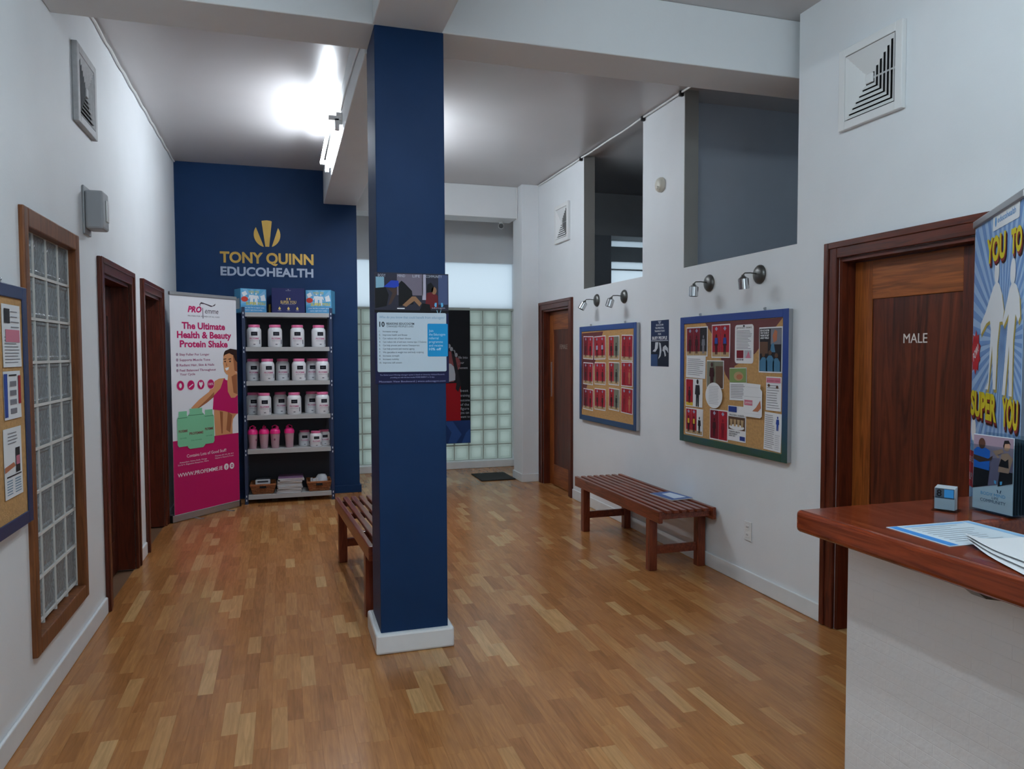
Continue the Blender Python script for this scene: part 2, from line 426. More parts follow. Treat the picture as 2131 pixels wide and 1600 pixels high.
struct('trim_2', MB().box(XR+0.001, 5.072, 2.225, XR+0.119, 5.0799, ZC), REV, 'grey painted reveal of the larger high opening')
# laminate staves: the largest in view are pieces of their own
PW = 0.0662
lens = (0.24, 0.30, 0.36, 0.43)
smesh = {}
def stave_geo(L):
    g = 0.0002
    return MB().box(g, g, -0.008, PW-g, L-g, 0)
staves = []
nx = int((3.05-XL+0.02)/PW)+1
for i in range(nx):
    y = -2.6-rnd.random()*0.4
    while y < YE-0.02:
        L = rnd.choice(lens); L1 = min(L, YE-y)
        staves.append((XL-0.01+i*PW, y, L if L1 == L else L1)); y += L
def visible(s):
    x, y, L = s
    if y < 2.70 or x > 2.9: return False
    X, Y = x+PW/2, y+L/2
    d = X*fw.x+Y*fw.y
    px = (X*rt.x+Y*rt.y)/d*CAM_F
    if abs(px) > 1075: return False
    if x/y > 1.62/1.9 and y < 3.0: return False
    if 0.45 < x < 0.8 and 3.8 < y < 4.2: return False
    return True
near = sorted([s for s in staves if visible(s)], key=lambda s: s[1])[:298]
nset = set(near)
rest = MB()
for s in staves:
    x, y, L = s
    if s in nset:
        k = round(L, 3)
        if k not in smesh:
            o = stave_geo(L).build('plank', STAVE, fl, (x, y, 0)); smesh[k] = o.data
        else:
            o = bpy.data.objects.new('plank', smesh[k]); COL.objects.link(o); o.parent = fl; o.location = (x, y, 0)
    else:
        g = 0.0002; rest.box(x+g, y+g, -0.008, x+PW-g, y+L-g, 0)
ro = rest.build('plank_field', STAVE, fl); ro['kind'] = 'stuff'

# ------------------------------------------------------------------ glass blocks
def block_mesh(W, D):                              # pillow edged block, front towards -Y
    b = MB(); h = W/2; i = h-0.016
    def ring(hh, y): return [(-hh, y, -hh), (hh, y, -hh), (hh, y, hh), (-hh, y, hh)]
    R = [ring(h-0.004, D), ring(h, D-0.006), ring(h, 0.006), ring(h-0.005, 0), ring(i, -0.001), ring(i-0.008, 0.004)]
    b.v = [p for r in R for p in r]
    for k in range(len(R)-1):
        for q in range(4):
            t = (q+1) % 4; b.f.append((k*4+q, k*4+t, k*4+4+t, k*4+4+q)); b.m.append(0)
    b.f.append((3, 2, 1, 0)); b.m.append(0); n = len(R)*4-4; b.f.append((n, n+1, n+2, n+3)); b.m.append(0)
    return b
# window in the left wall: 4 x 9 blocks in a wooden frame
wn = tag(empty('window_1', (XL, 4.05, 0.0), LW), 'tall glass block window in a brown wooden frame', kind='structure')
y0, y1, z0, z1 = -0.39, 0.39, 0.315, 2.155
for nm, bx in (('frame_side', (y0-0.055, -0.022, z0-0.055, y0+0.003, 0.05, z1+0.055)), ('frame_side', (y1-0.008, -0.022, z0-0.055, y1+0.050, 0.05, z1+0.055))):
    MB().box(*bx).build('window_frame', TEAKF, wn, bevel=0.006)
for bx in ((y0+0.003, -0.022, z1-0.03, y1-0.008, 0.05, z1+0.055), (y0+0.003, -0.022, z0-0.055, y1-0.008, 0.05, z0+0.02)):
    MB().box(*bx).build('window_frame', TEAKF, wn, bevel=0.006)
PX, PZ = 0.1922, 0.1968
b0 = None
for r in range(9):
    for c in range(4):
        loc = (-0.384+PX*(c+0.5), 0.024, z0+0.045+PZ*(r+0.5))
        if b0 is None:
            b0 = block_mesh(0.1835, 0.08).build('glass_block', RIPPLE, wn, loc)
            for v in b0.data.vertices: v.co.z *= 0.184/0.1835
        else:
            o = bpy.data.objects.new('glass_block', b0.data); COL.objects.link(o); o.parent = wn; o.location = loc
g = MB()
for c in range(5): g.box(-0.384+PX*c-0.0042, 0.019, z0+0.02, -0.384+PX*c+0.0042, 0.10, z1-0.03)
for r in range(10):
    zz = z0+0.045+PZ*r
    g.box(-0.386, 0.0185, zz-0.0065, 0.381, 0.099, zz+0.0065)
g.build('grout', GROUT, wn)
# the lit block wall at the end of the hall
wn = tag(empty('window_2', (3.035, YE, 0.10), 0), 'wall of pale green lit glass blocks at the end of the hall', kind='structure')
P = 0.2055; b0 = None
for r in range(10):
    for c in range(11):
        loc = (-P*(c+0.5), 0.035, P*(r+0.5)); 
        if b0 is None: b0 = block_mesh(0.188, 0.07).build('glass_block', BLOCKG, wn, loc)
        else:
            o = bpy.data.objects.new('glass_block', b0.data); COL.objects.link(o); o.parent = wn; o.location = loc
g = MB()
for c in range(12): g.box(-P*c-0.0085 if c else -0.010, 0.042, 0, -P*c+0.0085 if c else 0, 0.11, 2.055)
for r in range(11): g.box(-P*11-0.15, 0.041, P*r-0.0085 if r else 0, 0, 0.109, P*r+0.0085)
g.build('grout', GROUTG, wn)
wn = tag(empty('window_3', (0.62, YE, 2.175), 0), 'bright frosted window strip above the glass blocks', kind='structure')
MB().box(0, 0.05, 0, 2.43, 0.056, 0.615).build('pane', FOG, wn)
MB().box(0, -0.02, -0.03, 2.43, 0.10, 0.0).build('window_sill', GROUTG, wn, bevel=0.004)
wn = tag(empty('window_4', (4.53, YE, 2.30), 0), 'bright window of the changing room seen through the smaller high opening', kind='structure')
MB().box(0, 0.05, 0, 1.77, 0.056, 0.575).build('pane', FOG, wn)
MB().box(0, 0.03, 0.455, 1.77, 0.08, 0.475).build('transom', TRIMW, wn)
MB().box(0, 0.05, 0.79, 1.77, 0.056, 0.875).build('pane', FOG, wn)
struct('wall_pier', MB().box(3.72, 8.62, 0, 4.0, 8.95, 3.05), GREYW, 'dim pier in the changing room')
wn = tag(empty('added_fill_window', (6.5, 2.6, 1.9), 0), 'added out-of-view frosted window brightening the changing room', kind='structure')
MB().box(0.04, 0, 0, 0.046, 2.2, 1.2).build('pane', FOG, wn)  # unseen window, added to brighten the partition behind the larger opening
# shopfront window behind the camera
wn = tag(empty('window_5', (-0.65, -2.66, 0.95), 0), 'shopfront window frame with mullions', kind='structure')
for x in (0.02, 1.07, 2.13, 3.18): MB().box(x-0.02, -0.03, 0, x+0.02, 0.03, 2.0).build('mullion', SILVER, wn)

# ------------------------------------------------------------------ doors
def door(n, loc, rotz, label, tall=2.18, dark=False, word=None, deep=0.10, handle=False):
    d = tag(empty('door_%d' % n, loc, rotz), label, kind='structure')
    o, h, ow = 0.525, tall, 0.43
    v = DARKDOOR if dark else MAHOG
    ins = ow
    top = tall-0.09
    for s in (-1, 1):
        xa, xb = sorted((s*o, s*ins))
        MB().box(xa, -0.022, 0.003, xb, 0, h).box(min(s*o, s*(o-0.035)), -0.03, 0.003, max(s*o, s*(o-0.035)), -0.022, h).build('casing', MAHOG, d, bevel=0.004)
    MB().box(-ins, -0.022, top, ins, 0, h).box(-o+0.035, -0.03, h-0.035, o-0.035, -0.022, h).build('casing', MAHOG_H, d, bevel=0.004)
    for s in (-1, 1):
        xa, xb = sorted((s*ins, s*(ins-0.022)))
        MB().box(xa, 0, 0.003, xb, deep+0.045, top).build('jamb', MAHOG, d)
    MB().box(-ins+0.022, 0, top-0.022, ins-0.022, deep+0.045, top).build('jamb', MAHOG_H, d)
    W = ins-0.025; T = top-0.026
    sl = empty('door_leaf', (0, deep, 0), 0, d)
    st, rl, lk = (DARKDOOR, DARKDOOR, DARKDOOR) if dark else (ORANGE, ORANGE_H, MAHOG)
    MB().box(-W, 0, 0.008, -W+0.125, 0.04, T).build('stile', st, sl, bevel=0.003)
    MB().box(W-0.125, 0, 0.008, W, 0.04, T).build('stile', lk if not handle else st, sl, bevel=0.003)
    MB().box(-W+0.125, 0, T-0.21, W-0.125, 0.04, T).build('rail', rl, sl, bevel=0.003)
    MB().box(-W+0.125, 0, 0.008, W-0.125, 0.04, 0.25).build('rail', rl, sl, bevel=0.003)
    MB().box(-W+0.125, 0.007, 0.25, W-0.125, 0.033, T-0.21).build('panel', DARKDOOR if dark else PANELW, sl)
    if word:
        wd, zz, sz, wid, col, uo = word
        MB().text(wd, uo, zz, sz, 0.0055, 0, width=wid, bold=0.0, ext=0.0008, res=3).build('lettering', col, sl)
    if handle:
        MB().box(-W+0.04, -0.004, 1.05, -W+0.075, 0.0, 1.46).build('push_plate', SILVER, sl, bevel=0.002)
    return d
DCR = mat('cream_vinyl_letters', (214, 208, 200), 0.5)
DFA = mat('faded_vinyl_letters', (104, 70, 62), 0.5)
d1 = door(1, (XL, 5.495, 0), LW, 'dark red wooden door next to the glass block window', 2.165, True, None, 0.11)
b = MB()
for k, (h0, h1) in enumerate(((0, .06), (.012, .045), (0, .05), (.02, .06), (0, .035))): b.rect(-.19+.026*k, 1.60+h0, -.178+.026*k, 1.60+h1, -.0006)
b.build('worn_mark', DFA, [c_ for c_ in d1.children if c_.name.startswith('door_leaf')][0])
door(2, (XL, 6.885, 0), LW, 'dark red wooden door beside the pink roll-up banner', 2.165, True, None, 0.11)
door(3, (XR, 7.87, 0), RW, 'brown wooden door lettered FEMALE beside the white pier', 2.165, False, ('FEMALE', 1.612, 0.076, 0.235, mat('dull_vinyl_letters', (150, 136, 128), 0.5), 0.03), 0.075, True)  # duller lettering than on the MALE door
door(4, (XR, 2.97, 0), RW, 'brown wooden door lettered MALE behind the counter', 2.185, False, ('MALE', 1.619, 0.070, 0.147, DCR, 0.006), 0.085)

# ------------------------------------------------------------------ things on walls and ceiling
def vent(loc, rotz, label, W=0.42, cols=(WHITEP, WHITEP)):
    v = tag(empty('air_vent', loc, rotz), label, 'air vent', 'square louvred air vents high on the walls')
    h = W/2; f = 0.045
    MB().box(-h+f-0.01, -0.006, -h+f-0.01, h-f+0.01, -0.001, h-f+0.01).build('duct', DARK, v)
    for bx in ((-h, -0.03, -h, -h+f, -0.001, h), (h-f, -0.03, -h, h, -0.001, h), (-h+f, -0.03, h-f, h-f, -0.001, h), (-h+f, -0.03, -h, h-f, -0.001, -h+f)):
        MB().box(*bx).build('frame', cols[0], v, bevel=0.004)
    i = h-f; n = 6; step = (i-0.028)/n
    for k in range(n):
        ro = i-0.004-step*k; ri = ro-step*0.80
        b = MB()
        yo, yi = -0.028, -0.018
        O = [(-ro, -ro), (ro, -ro), (ro, ro), (-ro, ro)]; I = [(-ri, -ri), (ri, -ri), (ri, ri), (-ri, ri)]
        t = 0.002
        for q in range(4):
            r = (q+1) % 4
            a, c, d, e = O[q], O[r], I[r], I[q]
            b.poly([(a[0], yo, a[1]), (c[0], yo, c[1]), (d[0], yi, d[1]), (e[0], yi, e[1])])
            b.poly([(e[0], yi+t, e[1]), (d[0], yi+t, d[1]), (c[0], yo+t, c[1]), (a[0], yo+t, a[1])])
            b.poly([(a[0], yo+t, a[1]), (c[0], yo+t, c[1]), (c[0], yo, c[1]), (a[0], yo, a[1])])
        b.build('louvre', cols[1], v)
    MB().box(-0.024, -0.028, -0.024, 0.024, -0.016, 0.024).build('centre_plate', cols[1], v, bevel=0.003)
    MB().box(-i, -0.017, -0.004, i, -0.012, 0.004).build('brace', cols[1], v)
    return v
vent((XR, 3.18, 3.0), RW, 'white square air vent high above the MALE door', 0.435)
vent((XR, 7.64, 2.995), RW, 'white square air vent high above the FEMALE door', 0.415)
GV = mat('dusty_vent_paint', (168, 170, 172), 0.5, var=0.1, vscale=30)
vent((XL, 4.74, 3.045), LW, 'dusty grey square air vent above the dark doors', 0.425, (GV, GV))

s = tag(empty('alarm_sounder', (XL, 4.76, 2.28), LW), 'grey box shaped alarm sounder between the vent and the dark door', 'alarm')
MB().box(-0.095, -0.012, -0.03, 0.055, -0.001, 0.24).build('back_plate', GREYP, s, bevel=0.004)
MB().prism([(-0.09, 0.0), (0.05, 0.0), (0.05, 0.215), (-0.09, 0.215)], -0.105, -0.012).build('housing', GREYP, s, bevel=0.012)
MB().box(-0.03, -0.112, 0.05, 0.03, -0.1055, 0.17).build('lens', WHITEP, s, bevel=0.003)

s = tag(empty('smoke_detector', (XR, 5.43, 2.935), RW), 'round cream detector on the pier between the high openings', 'detector')
def wall_disc(prof, n=24):                          # lathe turned so that its axis points away from the wall
    b = MB().lathe(prof, n); b.v = [(x, -z, y) for x, y, z in b.v]; b.f = [f[::-1] for f in b.f]; return b
wall_disc([(0.060, 0.001), (0.060, 0.018), (0.052, 0.034), (0.034, 0.044), (0.012, 0.047)]).build('body', CREAM, s, smooth=True)
wall_disc([(0.014, 0.0), (0.014, 0.03), (0.004, 0.035)], 12).build('indicator', CREAM, s, (0.020, -0.030, -0.030), smooth=True)

def spot(y, z, label, tilt):
    s = tag(empty('wall_spotlight', (XR, y, z), RW), label, 'spotlight', 'pewter spotlights above the notice boards')
    wall_disc([(0.062, 0.001), (0.062, 0.008), (0.052, 0.020), (0.030, 0.028), (0.008, 0.030)], 28).build('base', PEWTER, s, smooth=True)
    MB().tube([(0, -0.028, 0.004), (0, -0.075, 0.008), (0, -0.115, 0.006), (0, -0.128, -0.004), (0, -0.130, -0.018)], 0.0042, 8).build('arm', PEWTER, s, smooth=True)
    b = MB().lathe([(0.012, 0.0), (0.030, -0.014), (0.0335, -0.018), (0.0335, -0.084), (0.030, -0.0845), (0.0295, -0.034), (0.008, -0.028)], 20)
    o = b.build('shade', CHROME, s, (0, -0.130, -0.014), smooth=True); o.rotation_euler = (tilt[0], tilt[1], 0)
    b = MB().tube([(0, 0, 0.004), (0, 0, -0.012)], 0.010, 8)
    b.build('swivel', PEWTER, s, (0, -0.130, -0.010), smooth=True)
    return s
spot(6.716, 2.086, 'first wall spotlight counted from the FEMALE door', (-0.50, 0.1))
spot(6.106, 2.079, 'second wall spotlight counted from the FEMALE door', (-0.30, 0.1))
spot(4.710, 2.075, 'third wall spotlight counted from the FEMALE door', (-0.05, 0.0))
spot(4.117, 2.078, 'fourth wall spotlight counted from the FEMALE door', (0.12, 0.0))

s = tag(empty('wall_socket', (XR, 4.214, 0.372), RW), 'white double power socket low on the wall near the bench', 'socket')
MB().box(-0.038, -0.007, -0.065, 0.038, -0.001, 0.065).build('plate', WHITEP, s, bevel=0.003)
for zz in (-0.026, 0.026):
    MB().box(-0.017, -0.010, zz-0.016, 0.017, -0.007, zz+0.016).build('outlet', WHITEP, s, bevel=0.002)
    MB().box(-0.008, -0.0106, zz-0.004, -0.005, -0.010, zz+0.006).box(0.005, -0.0106, zz-0.004, 0.008, -0.010, zz+0.006).build('slot', DARK, s)

s = tag(empty('security_camera', (2.62, 8.86, 3.20), 0), 'small white dome-ended security camera under the end beam', 'camera')
MB().lathe([(0.028, -0.001), (0.028, -0.012), (0.010, -0.02), (0.010, -0.035)], 14).build('bracket', WHITEP, s, smooth=True)
MB().tube([(0.03, 0.09, -0.045), (0.0, 0.0, -0.055), (-0.018, -0.05, -0.062)], [0.03, 0.034, 0.036], 16).build('housing', WHITEP, s, smooth=True)
MB().tube([(-0.018, -0.05, -0.062), (-0.022, -0.062, -0.064)], [0.031, 0.030], 16).build('lens', BLACKP, s, smooth=True)

def cable(name, pts, label, r=0.011):
    o = MB().tube(pts, r, 8).build(name, WHITEP, smooth=True)
    return tag(o, label, 'cable')
pts = []
for k in range(30):
    y = 8.40-(8.40-4.19)*k/29
    pts.append((2.952, y, 3.566-0.004*abs(math.sin(k*0.7))-(0.004 if 5.8 < y < 7.0 else 0)))
c = cable('ceiling_cable', pts, 'white cable clipped along the ceiling over the high openings', 0.008)
for y in (7.09, 5.73, 5.10):
    MB().box(2.936, y-0.012, 3.535, 2.968, y+0.012, 3.575).build('cable_clip', BLACKP, c, bevel=0.003)
cable('ceiling_cable', [(-1.040, 4.20+0.14*k, 3.562-0.006*(k % 3)) for k in range(31)], 'white cable along the ceiling above the dark doors', 0.008)
cable('pier_cable', [(2.742, 8.60, 3.568), (2.742, 8.60, 3.4), (2.739, 8.60, 3.25), (2.742, 8.60, 3.19)], 'thin cable running down beside the end beam', 0.007)
cable('beam_cable', [(0.445, 4.20, 3.30), (0.447, 4.6, 3.36), (0.446, 5.2, 3.39), (0.44, 5.62, 3.36)], 'thin grey cable along the long beam to the fluorescent light', 0.006)

# fluorescent lights, each two bare tubes on a batten fixed to the side of the long beam
def batten(x, y0, y1, side, power, label, zz=3.33, col=(0.84, 0.92, 1.0, 1)):
    f = tag(empty('fluorescent_light', (x, (y0+y1)/2, zz), 0), label, 'light')
    L = (y1-y0)/2; s = side
    xa, xb = sorted((0.0, s*0.045))
    MB().box(xa, -L, -0.045, xb, L, 0.045).build('batten', WHITEP, f, bevel=0.004)
    TM = emit('tube_glow_%d' % int(power*10), col, power)
    for dx, dz in ((0.085, 0.0), (0.040, -0.072)):
        MB().tube([(s*dx, -L+0.03, dz), (s*dx, L-0.03, dz)], 0.0135, 8).build('tube', TM, f, smooth=True)
    for e in (-1, 1):
        yy = e*(L-0.012)
        MB().box(min(s*0.0, s*0.10), yy-0.014, -0.018, max(s*0.0, s*0.10), yy+0.014, 0.018).box(min(s*0.022, s*0.056), yy-0.014, -0.088, max(s*0.022, s*0.056), yy+0.014, 0).build('lamp_holder', WHITEP, f, bevel=0.003)
    return f
batten(0.4545, 5.72, 7.08, -1, TUBE_FAR, 'twin tube fluorescent light on the beam near the navy wall')
batten(0.8105, 6.05, 7.40, 1, TUBE_FAR*1.25, 'twin tube fluorescent light on the far side of the long beam behind the column')
batten(0.8225, 1.1, 2.4, 1, TUBE_NEAR, 'twin tube fluorescent light on the counter side of the long beam before the column', 3.34, (0.76, 0.91, 1.0, 1))
batten(0.4595, 1.1, 2.4, -1, TUBE_NEAR, 'twin tube fluorescent light on the long beam before the column', 3.34, (0.76, 0.91, 1.0, 1))

# sign on the navy wall
sg = tag(empty('wall_sign', (-0.1415, YF, 2.40), 0), 'gold and silver lettering with a round emblem on the navy wall', 'sign')
def arc(cx, cz, r, a0, a1, n=10): return [(cx+r*math.cos(math.radians(a0+(a1-a0)*k/n)), cz+r*math.sin(math.radians(a0+(a1-a0)*k/n))) for k in range(n+1)]
ec, er = 0.455, 0.137
MB().prism(arc(0.0, ec, er, 68, 112, 6)[::-1]*1+[] if False else [(-0.055, 0.600), (-0.03, 0.606), (0.0, 0.609), (0.03, 0.606), (0.050, 0.600), (0.020, 0.327), (-0.02, 0.327)], -0.006, -0.001).build('emblem', GOLD, sg)
MB().prism(arc(0, ec, er, 146, 248, 10)+[(-0.035, ec-er*0.95)], -0.006, -0.001).build('emblem', GOLD, sg)
MB().prism(arc(0, ec, er, 292, 394, 10)+[(0.048, ec-er*0.9)], -0.006, -0.001).build('emblem', GOLD, sg)
def letters(word, z, size, width, m, bold):
    b = MB().text(word, 0, z, size, -0.003, 0, width=width, bold=bold, ext=0.002, res=4)
    o = b.build('lettering', m, sg)
    bm = bmesh.new(); bm.from_mesh(o.data); bmesh.ops.remove_doubles(bm, verts=bm.verts, dist=1e-5)
    bm.verts.ensure_lookup_table(); seen = set(); isl = []
    for v in bm.verts:
        if v in seen: continue
        st, comp = [v], []; seen.add(v)
        while st:
            q = st.pop(); comp.append(q)
            for e in q.link_edges:
                t = e.other_vert(q)
                if t not in seen: seen.add(t); st.append(t)
        isl.append(comp)
    for comp in isl:
        idx = {v: i for i, v in enumerate(comp)}
        fs = {f for v in comp for f in v.link_faces}
        mb = MB(); mb.v = [tuple(v.co) for v in comp]; mb.f = [tuple(idx[v] for v in f.verts) for f in fs]; mb.m = [0]*len(mb.f)
        mb.build('letter', m, sg)
    bm.free(); bpy.data.objects.remove(o)
letters('TONY QUINN', 0.148, 0.158, 0.962, GOLD, 0.032)
letters('EDUCOHEALTH', 0.010, 0.128, 0.954, SILV, 0.032)

# ------------------------------------------------------------------ benches
def bench(loc, rotz, L, W, H, label):
    t = tag(empty('slatted_bench', loc, rotz), label, 'bench', 'slatted wooden benches')
    hl = L/2; n = 8; sw = 0.040; gap = (W-n*sw)/(n-1)
    for s in (-1, 1):
        xa, xb = sorted((s*W/2, s*(W/2-0.032)))
        MB().box(xa, -hl, H-0.088, xb, hl, H).build('apron', BENCHW, t, bevel=0.006)
    for k in range(1, n-1):
        x = -W/2+k*(sw+gap)
        MB().box(x, -hl, H-0.024, x+sw, hl, H-0.001).build('slat', BENCHW, t, bevel=0.006)
    for y in (-hl+0.05, -hl*0.36, hl*0.36, hl-0.05):
        MB().box(-W/2+0.033, y-0.02, H-0.066, W/2-0.033, y+0.02, H-0.025).build('cross_rail', BENCHW, t, bevel=0.003)
    for sy in (-1, 1):
        yl = sy*(hl-0.17)
        for sx in (-1, 1):
            xa, xb = sorted((sx*(W/2-0.002), sx*(W/2-0.064)))
            MB().box(xa, yl-0.031, 0, xb, yl+0.031, H-0.0885).build('leg', BENCHV, t, bevel=0.004)
        MB().box(-W/2+0.0645, yl-0.014, 0.115, W/2-0.0645, yl+0.014, 0.175).build('stretcher', BENCHW, t, bevel=0.003)
    return t
bench((2.722, 5.35, 0), 0.0, 1.56, 0.46, 0.462, 'slatted mahogany bench against the wall below the notice boards')
a = math.radians(3.2)
bench((0.640, 5.05, 0), a, 1.56, 0.46, 0.462, 'slatted mahogany bench standing behind the navy column')
m_ = tag(empty('magazine', (2.845, 5.03, 0.4625), math.radians(6)), 'blue and white magazine lying on the wall bench', 'magazine')
MB().box(-0.095, -0.145, 0, 0.095, 0.145, 0.006).build('pages', PAPER, m_)
b = MB().poly([(-0.096, -0.146, 0.0068), (0.096, -0.146, 0.0068), (0.096, 0.146, 0.0068), (-0.096, 0.146, 0.0068)], 0)
b.poly([(-0.05, -0.11, 0.0074), (0.07, -0.10, 0.0074), (0.06, 0.10, 0.0074), (-0.03, 0.08, 0.0074)], 1)
b.build('cover', [pr(70, 100, 158), pr(206, 218, 232)], m_)

# ------------------------------------------------------------------ shelving unit and its goods
SX0, SX1, SYF, SYB = -0.402, 0.512, 8.10, 8.425
sh = tag(empty('shelving_unit', ((SX0+SX1)/2, SYF, 0), 0), 'navy steel shelving unit with six grey shelves', 'shelf')
SHZ = (2.0, 1.642, 1.285, 0.927, 0.570, 0.092)
hw = (SX1-SX0)/2; dp = SYB-SYF
for sx in (-1, 1):
    for back in (0, 1):
        yo = dp if back else 0.0; yi = yo+(-0.034 if back else 0.034)
        b = MB().box(min(sx*hw, sx*(hw-0.034)), min(yo, yo+(-0.003 if back else 0.003)), 0, max(sx*hw, sx*(hw-0.034)), max(yo, yo+(-0.003 if back else 0.003)), 2.055)
        b.box(min(sx*hw, sx*(hw-0.003)), min(yo, yi), 0, max(sx*hw, sx*(hw-0.003)), max(yo, yi), 2.055)
        ps = b.build('post', NAVYM, sh)
        if not back:
            for z in SHZ:
                for dz in (-0.008, -0.05): MB().box(sx*(hw-0.017)-0.0045, -0.0012, z+dz-0.010, sx*(hw-0.017)+0.0045, 0.0, z+dz+0.010).build('clip', pr(200, 206, 214), ps)
for z in SHZ:
    b = MB().box(-hw+0.036, 0.004, z-0.006, hw-0.036, dp-0.004, z)
    b.box(-hw+0.036, 0.004, z-0.044, hw-0.036, 0.007, z-0.006).box(-hw+0.036, dp-0.007, z-0.044, hw-0.036, dp-0.004, z-0.006)
    b.build('shelf', SHELFG, sh)
MB().box(-hw+0.01, dp+0.001, 0.05, hw-0.01, dp+0.006, 2.0).build('back_panel', mat('shade_darkened_navy', (10, 15, 30), 0.6), sh)  # shade behind the jars put into the near-black panel colour

JB = pr(22, 24, 34); JP = pr(190, 110, 150); JG = pr(120, 120, 132)
def jar(name, r, h, label):
    t = tag(empty(name), label, 'jar')
    k = h/0.232
    MB().lathe([(r*0.93, 0), (r, 0.010*k), (r, 0.168*k), (r*0.94, 0.186*k), (r*0.80, 0.200*k), (r*0.78, 0.204*k)], 24).build('body', JARW, t, smooth=True)
    MB().lathe([(r*0.82, 0.2045*k), (r*0.82, 0.228*k), (r*0.78, 0.232*k)], 24).build('lid', PINK, t, smooth=True)
    rr = r+0.0006
    lb_ = MB().cpatch(rr, -0.44, 0.44, 0.118*k, 0.158*k, 0).build('label', JB, t)
    MB().text('EDUCO', 0, 0.131*k, 0.016*k, 0, 0, width=0.035, cyl=rr+0.0006).build('lettering', JG, lb_)
    MB().text('PROFEMME', 0, 0.078*k, 0.028*k, 0, 0, width=r*1.35, bold=0.02, cyl=rr).build('brand_lettering', JP, t)
    MB().text('PROTEIN FOR WOMEN', 0, 0.060*k, 0.012*k, 0, 0, width=r*1.2, cyl=rr).build('small_lettering', JG, t)
    MB().cpatch(rr, -0.14, 0.14, 0.022*k, 0.032*k, 0, 2).build('weight_mark', JG, t)
    MB().cpatch(rr, 0.72, 0.92, 0.030*k, 0.075*k, 0, 2).build('leaf_mark', JG, t)
    return t
ordw = ('first', 'second', 'third', 'fourth', 'fifth', 'sixth')
J0 = jar('protein_jar', 0.073, 0.232, '')
rows = (('second', SHZ[1], ((-0.285, 8.19), (-0.076, 8.19), (0.150, 8.19), (0.369, 8.19))),
        ('third', SHZ[2], ((-0.305, 8.33), (-0.160, 8.185), (-0.005, 8.33), (0.161, 8.185), (0.306, 8.33), (0.405, 8.185))),
        ('fourth', SHZ[3], ((-0.310, 8.33), (-0.198, 8.185), (-0.035, 8.33), (0.107, 8.185), (0.291, 8.33), (0.400, 8.185))))
first = True
for nm, z, sp in rows:
    for i, (x, y) in enumerate(sp):
        lb = 'white pink-lidded jar, %s from the pink banner, on the %s shelf from the top' % (ordw[i], nm)
        ang = rnd.uniform(0.0, 0.28)
        if first: J0.location = (x, y, z+0.0005); J0.rotation_euler = (0, 0, ang); J0['label'] = lb; J0['group'] = 'white protein jars on the shelves'; first = False
        else: dup(J0, (x, y, z+0.0005), ang, lb, 'white protein jars on the shelves')
T0 = jar('protein_tub', 0.064, 0.168, '')
for i, (x, y) in enumerate(((0.212, 8.32), (0.325, 8.185), (0.415, 8.315))):
    lb = 'small white pink-lidded tub, %s from the pink shakers' % ordw[i]
    if i == 0: T0.location = (x, y, SHZ[4]+0.0005); T0['label'] = lb; T0['group'] = 'small tubs on the fifth shelf'
    else: dup(T0, (x, y, SHZ[4]+0.0005), 0.1*i, lb, 'small tubs on the fifth shelf')
t = tag(empty('shaker_bottle'), '', 'bottle')
MB().lathe([(0.036, 0), (0.038, 0.004), (0.049, 0.150), (0.050, 0.162)], 22).build('cup', SHAKER, t, smooth=True)
ld_ = MB().lathe([(0.053, 0.155), (0.053, 0.178), (0.047, 0.196), (0.034, 0.208), (0.010, 0.212)], 22).build('lid', HOTPINK, t, smooth=True)
MB().lathe([(0.018, 0.205), (0.016, 0.226), (0.010, 0.232)], 14, 0, 0.022, 0).build('spout', HOTPINK, ld_, smooth=True)
MB().tube([(-0.03, 0, 0.205), (-0.032, 0, 0.23), (0.0, 0, 0.243), (0.022, 0, 0.236)], 0.005, 8).build('carry_loop', HOTPINK, ld_, smooth=True)
MB().cpatch(0.0462, 0.1, 0.45, 0.085, 0.105, 0, 2).build('logo_print', pr(120, 60, 90), t)
for i, (x, r) in enumerate(((-0.318, 0.6), (-0.205, 1.3), (-0.092, -0.4), (0.052, 2.6))):
    lb = 'pink-lidded shaker bottle, %s from the pink banner on the fifth shelf' % ordw[i]
    if i == 0: t.location = (x, 8.20, SHZ[4]+0.0005); t.rotation_euler = (0, 0, r); t['label'] = lb; t['group'] = 'shaker bottles'
    else: dup(t, (x, 8.205 if i % 2 else 8.195, SHZ[4]+0.0005), r, lb, 'shaker bottles')
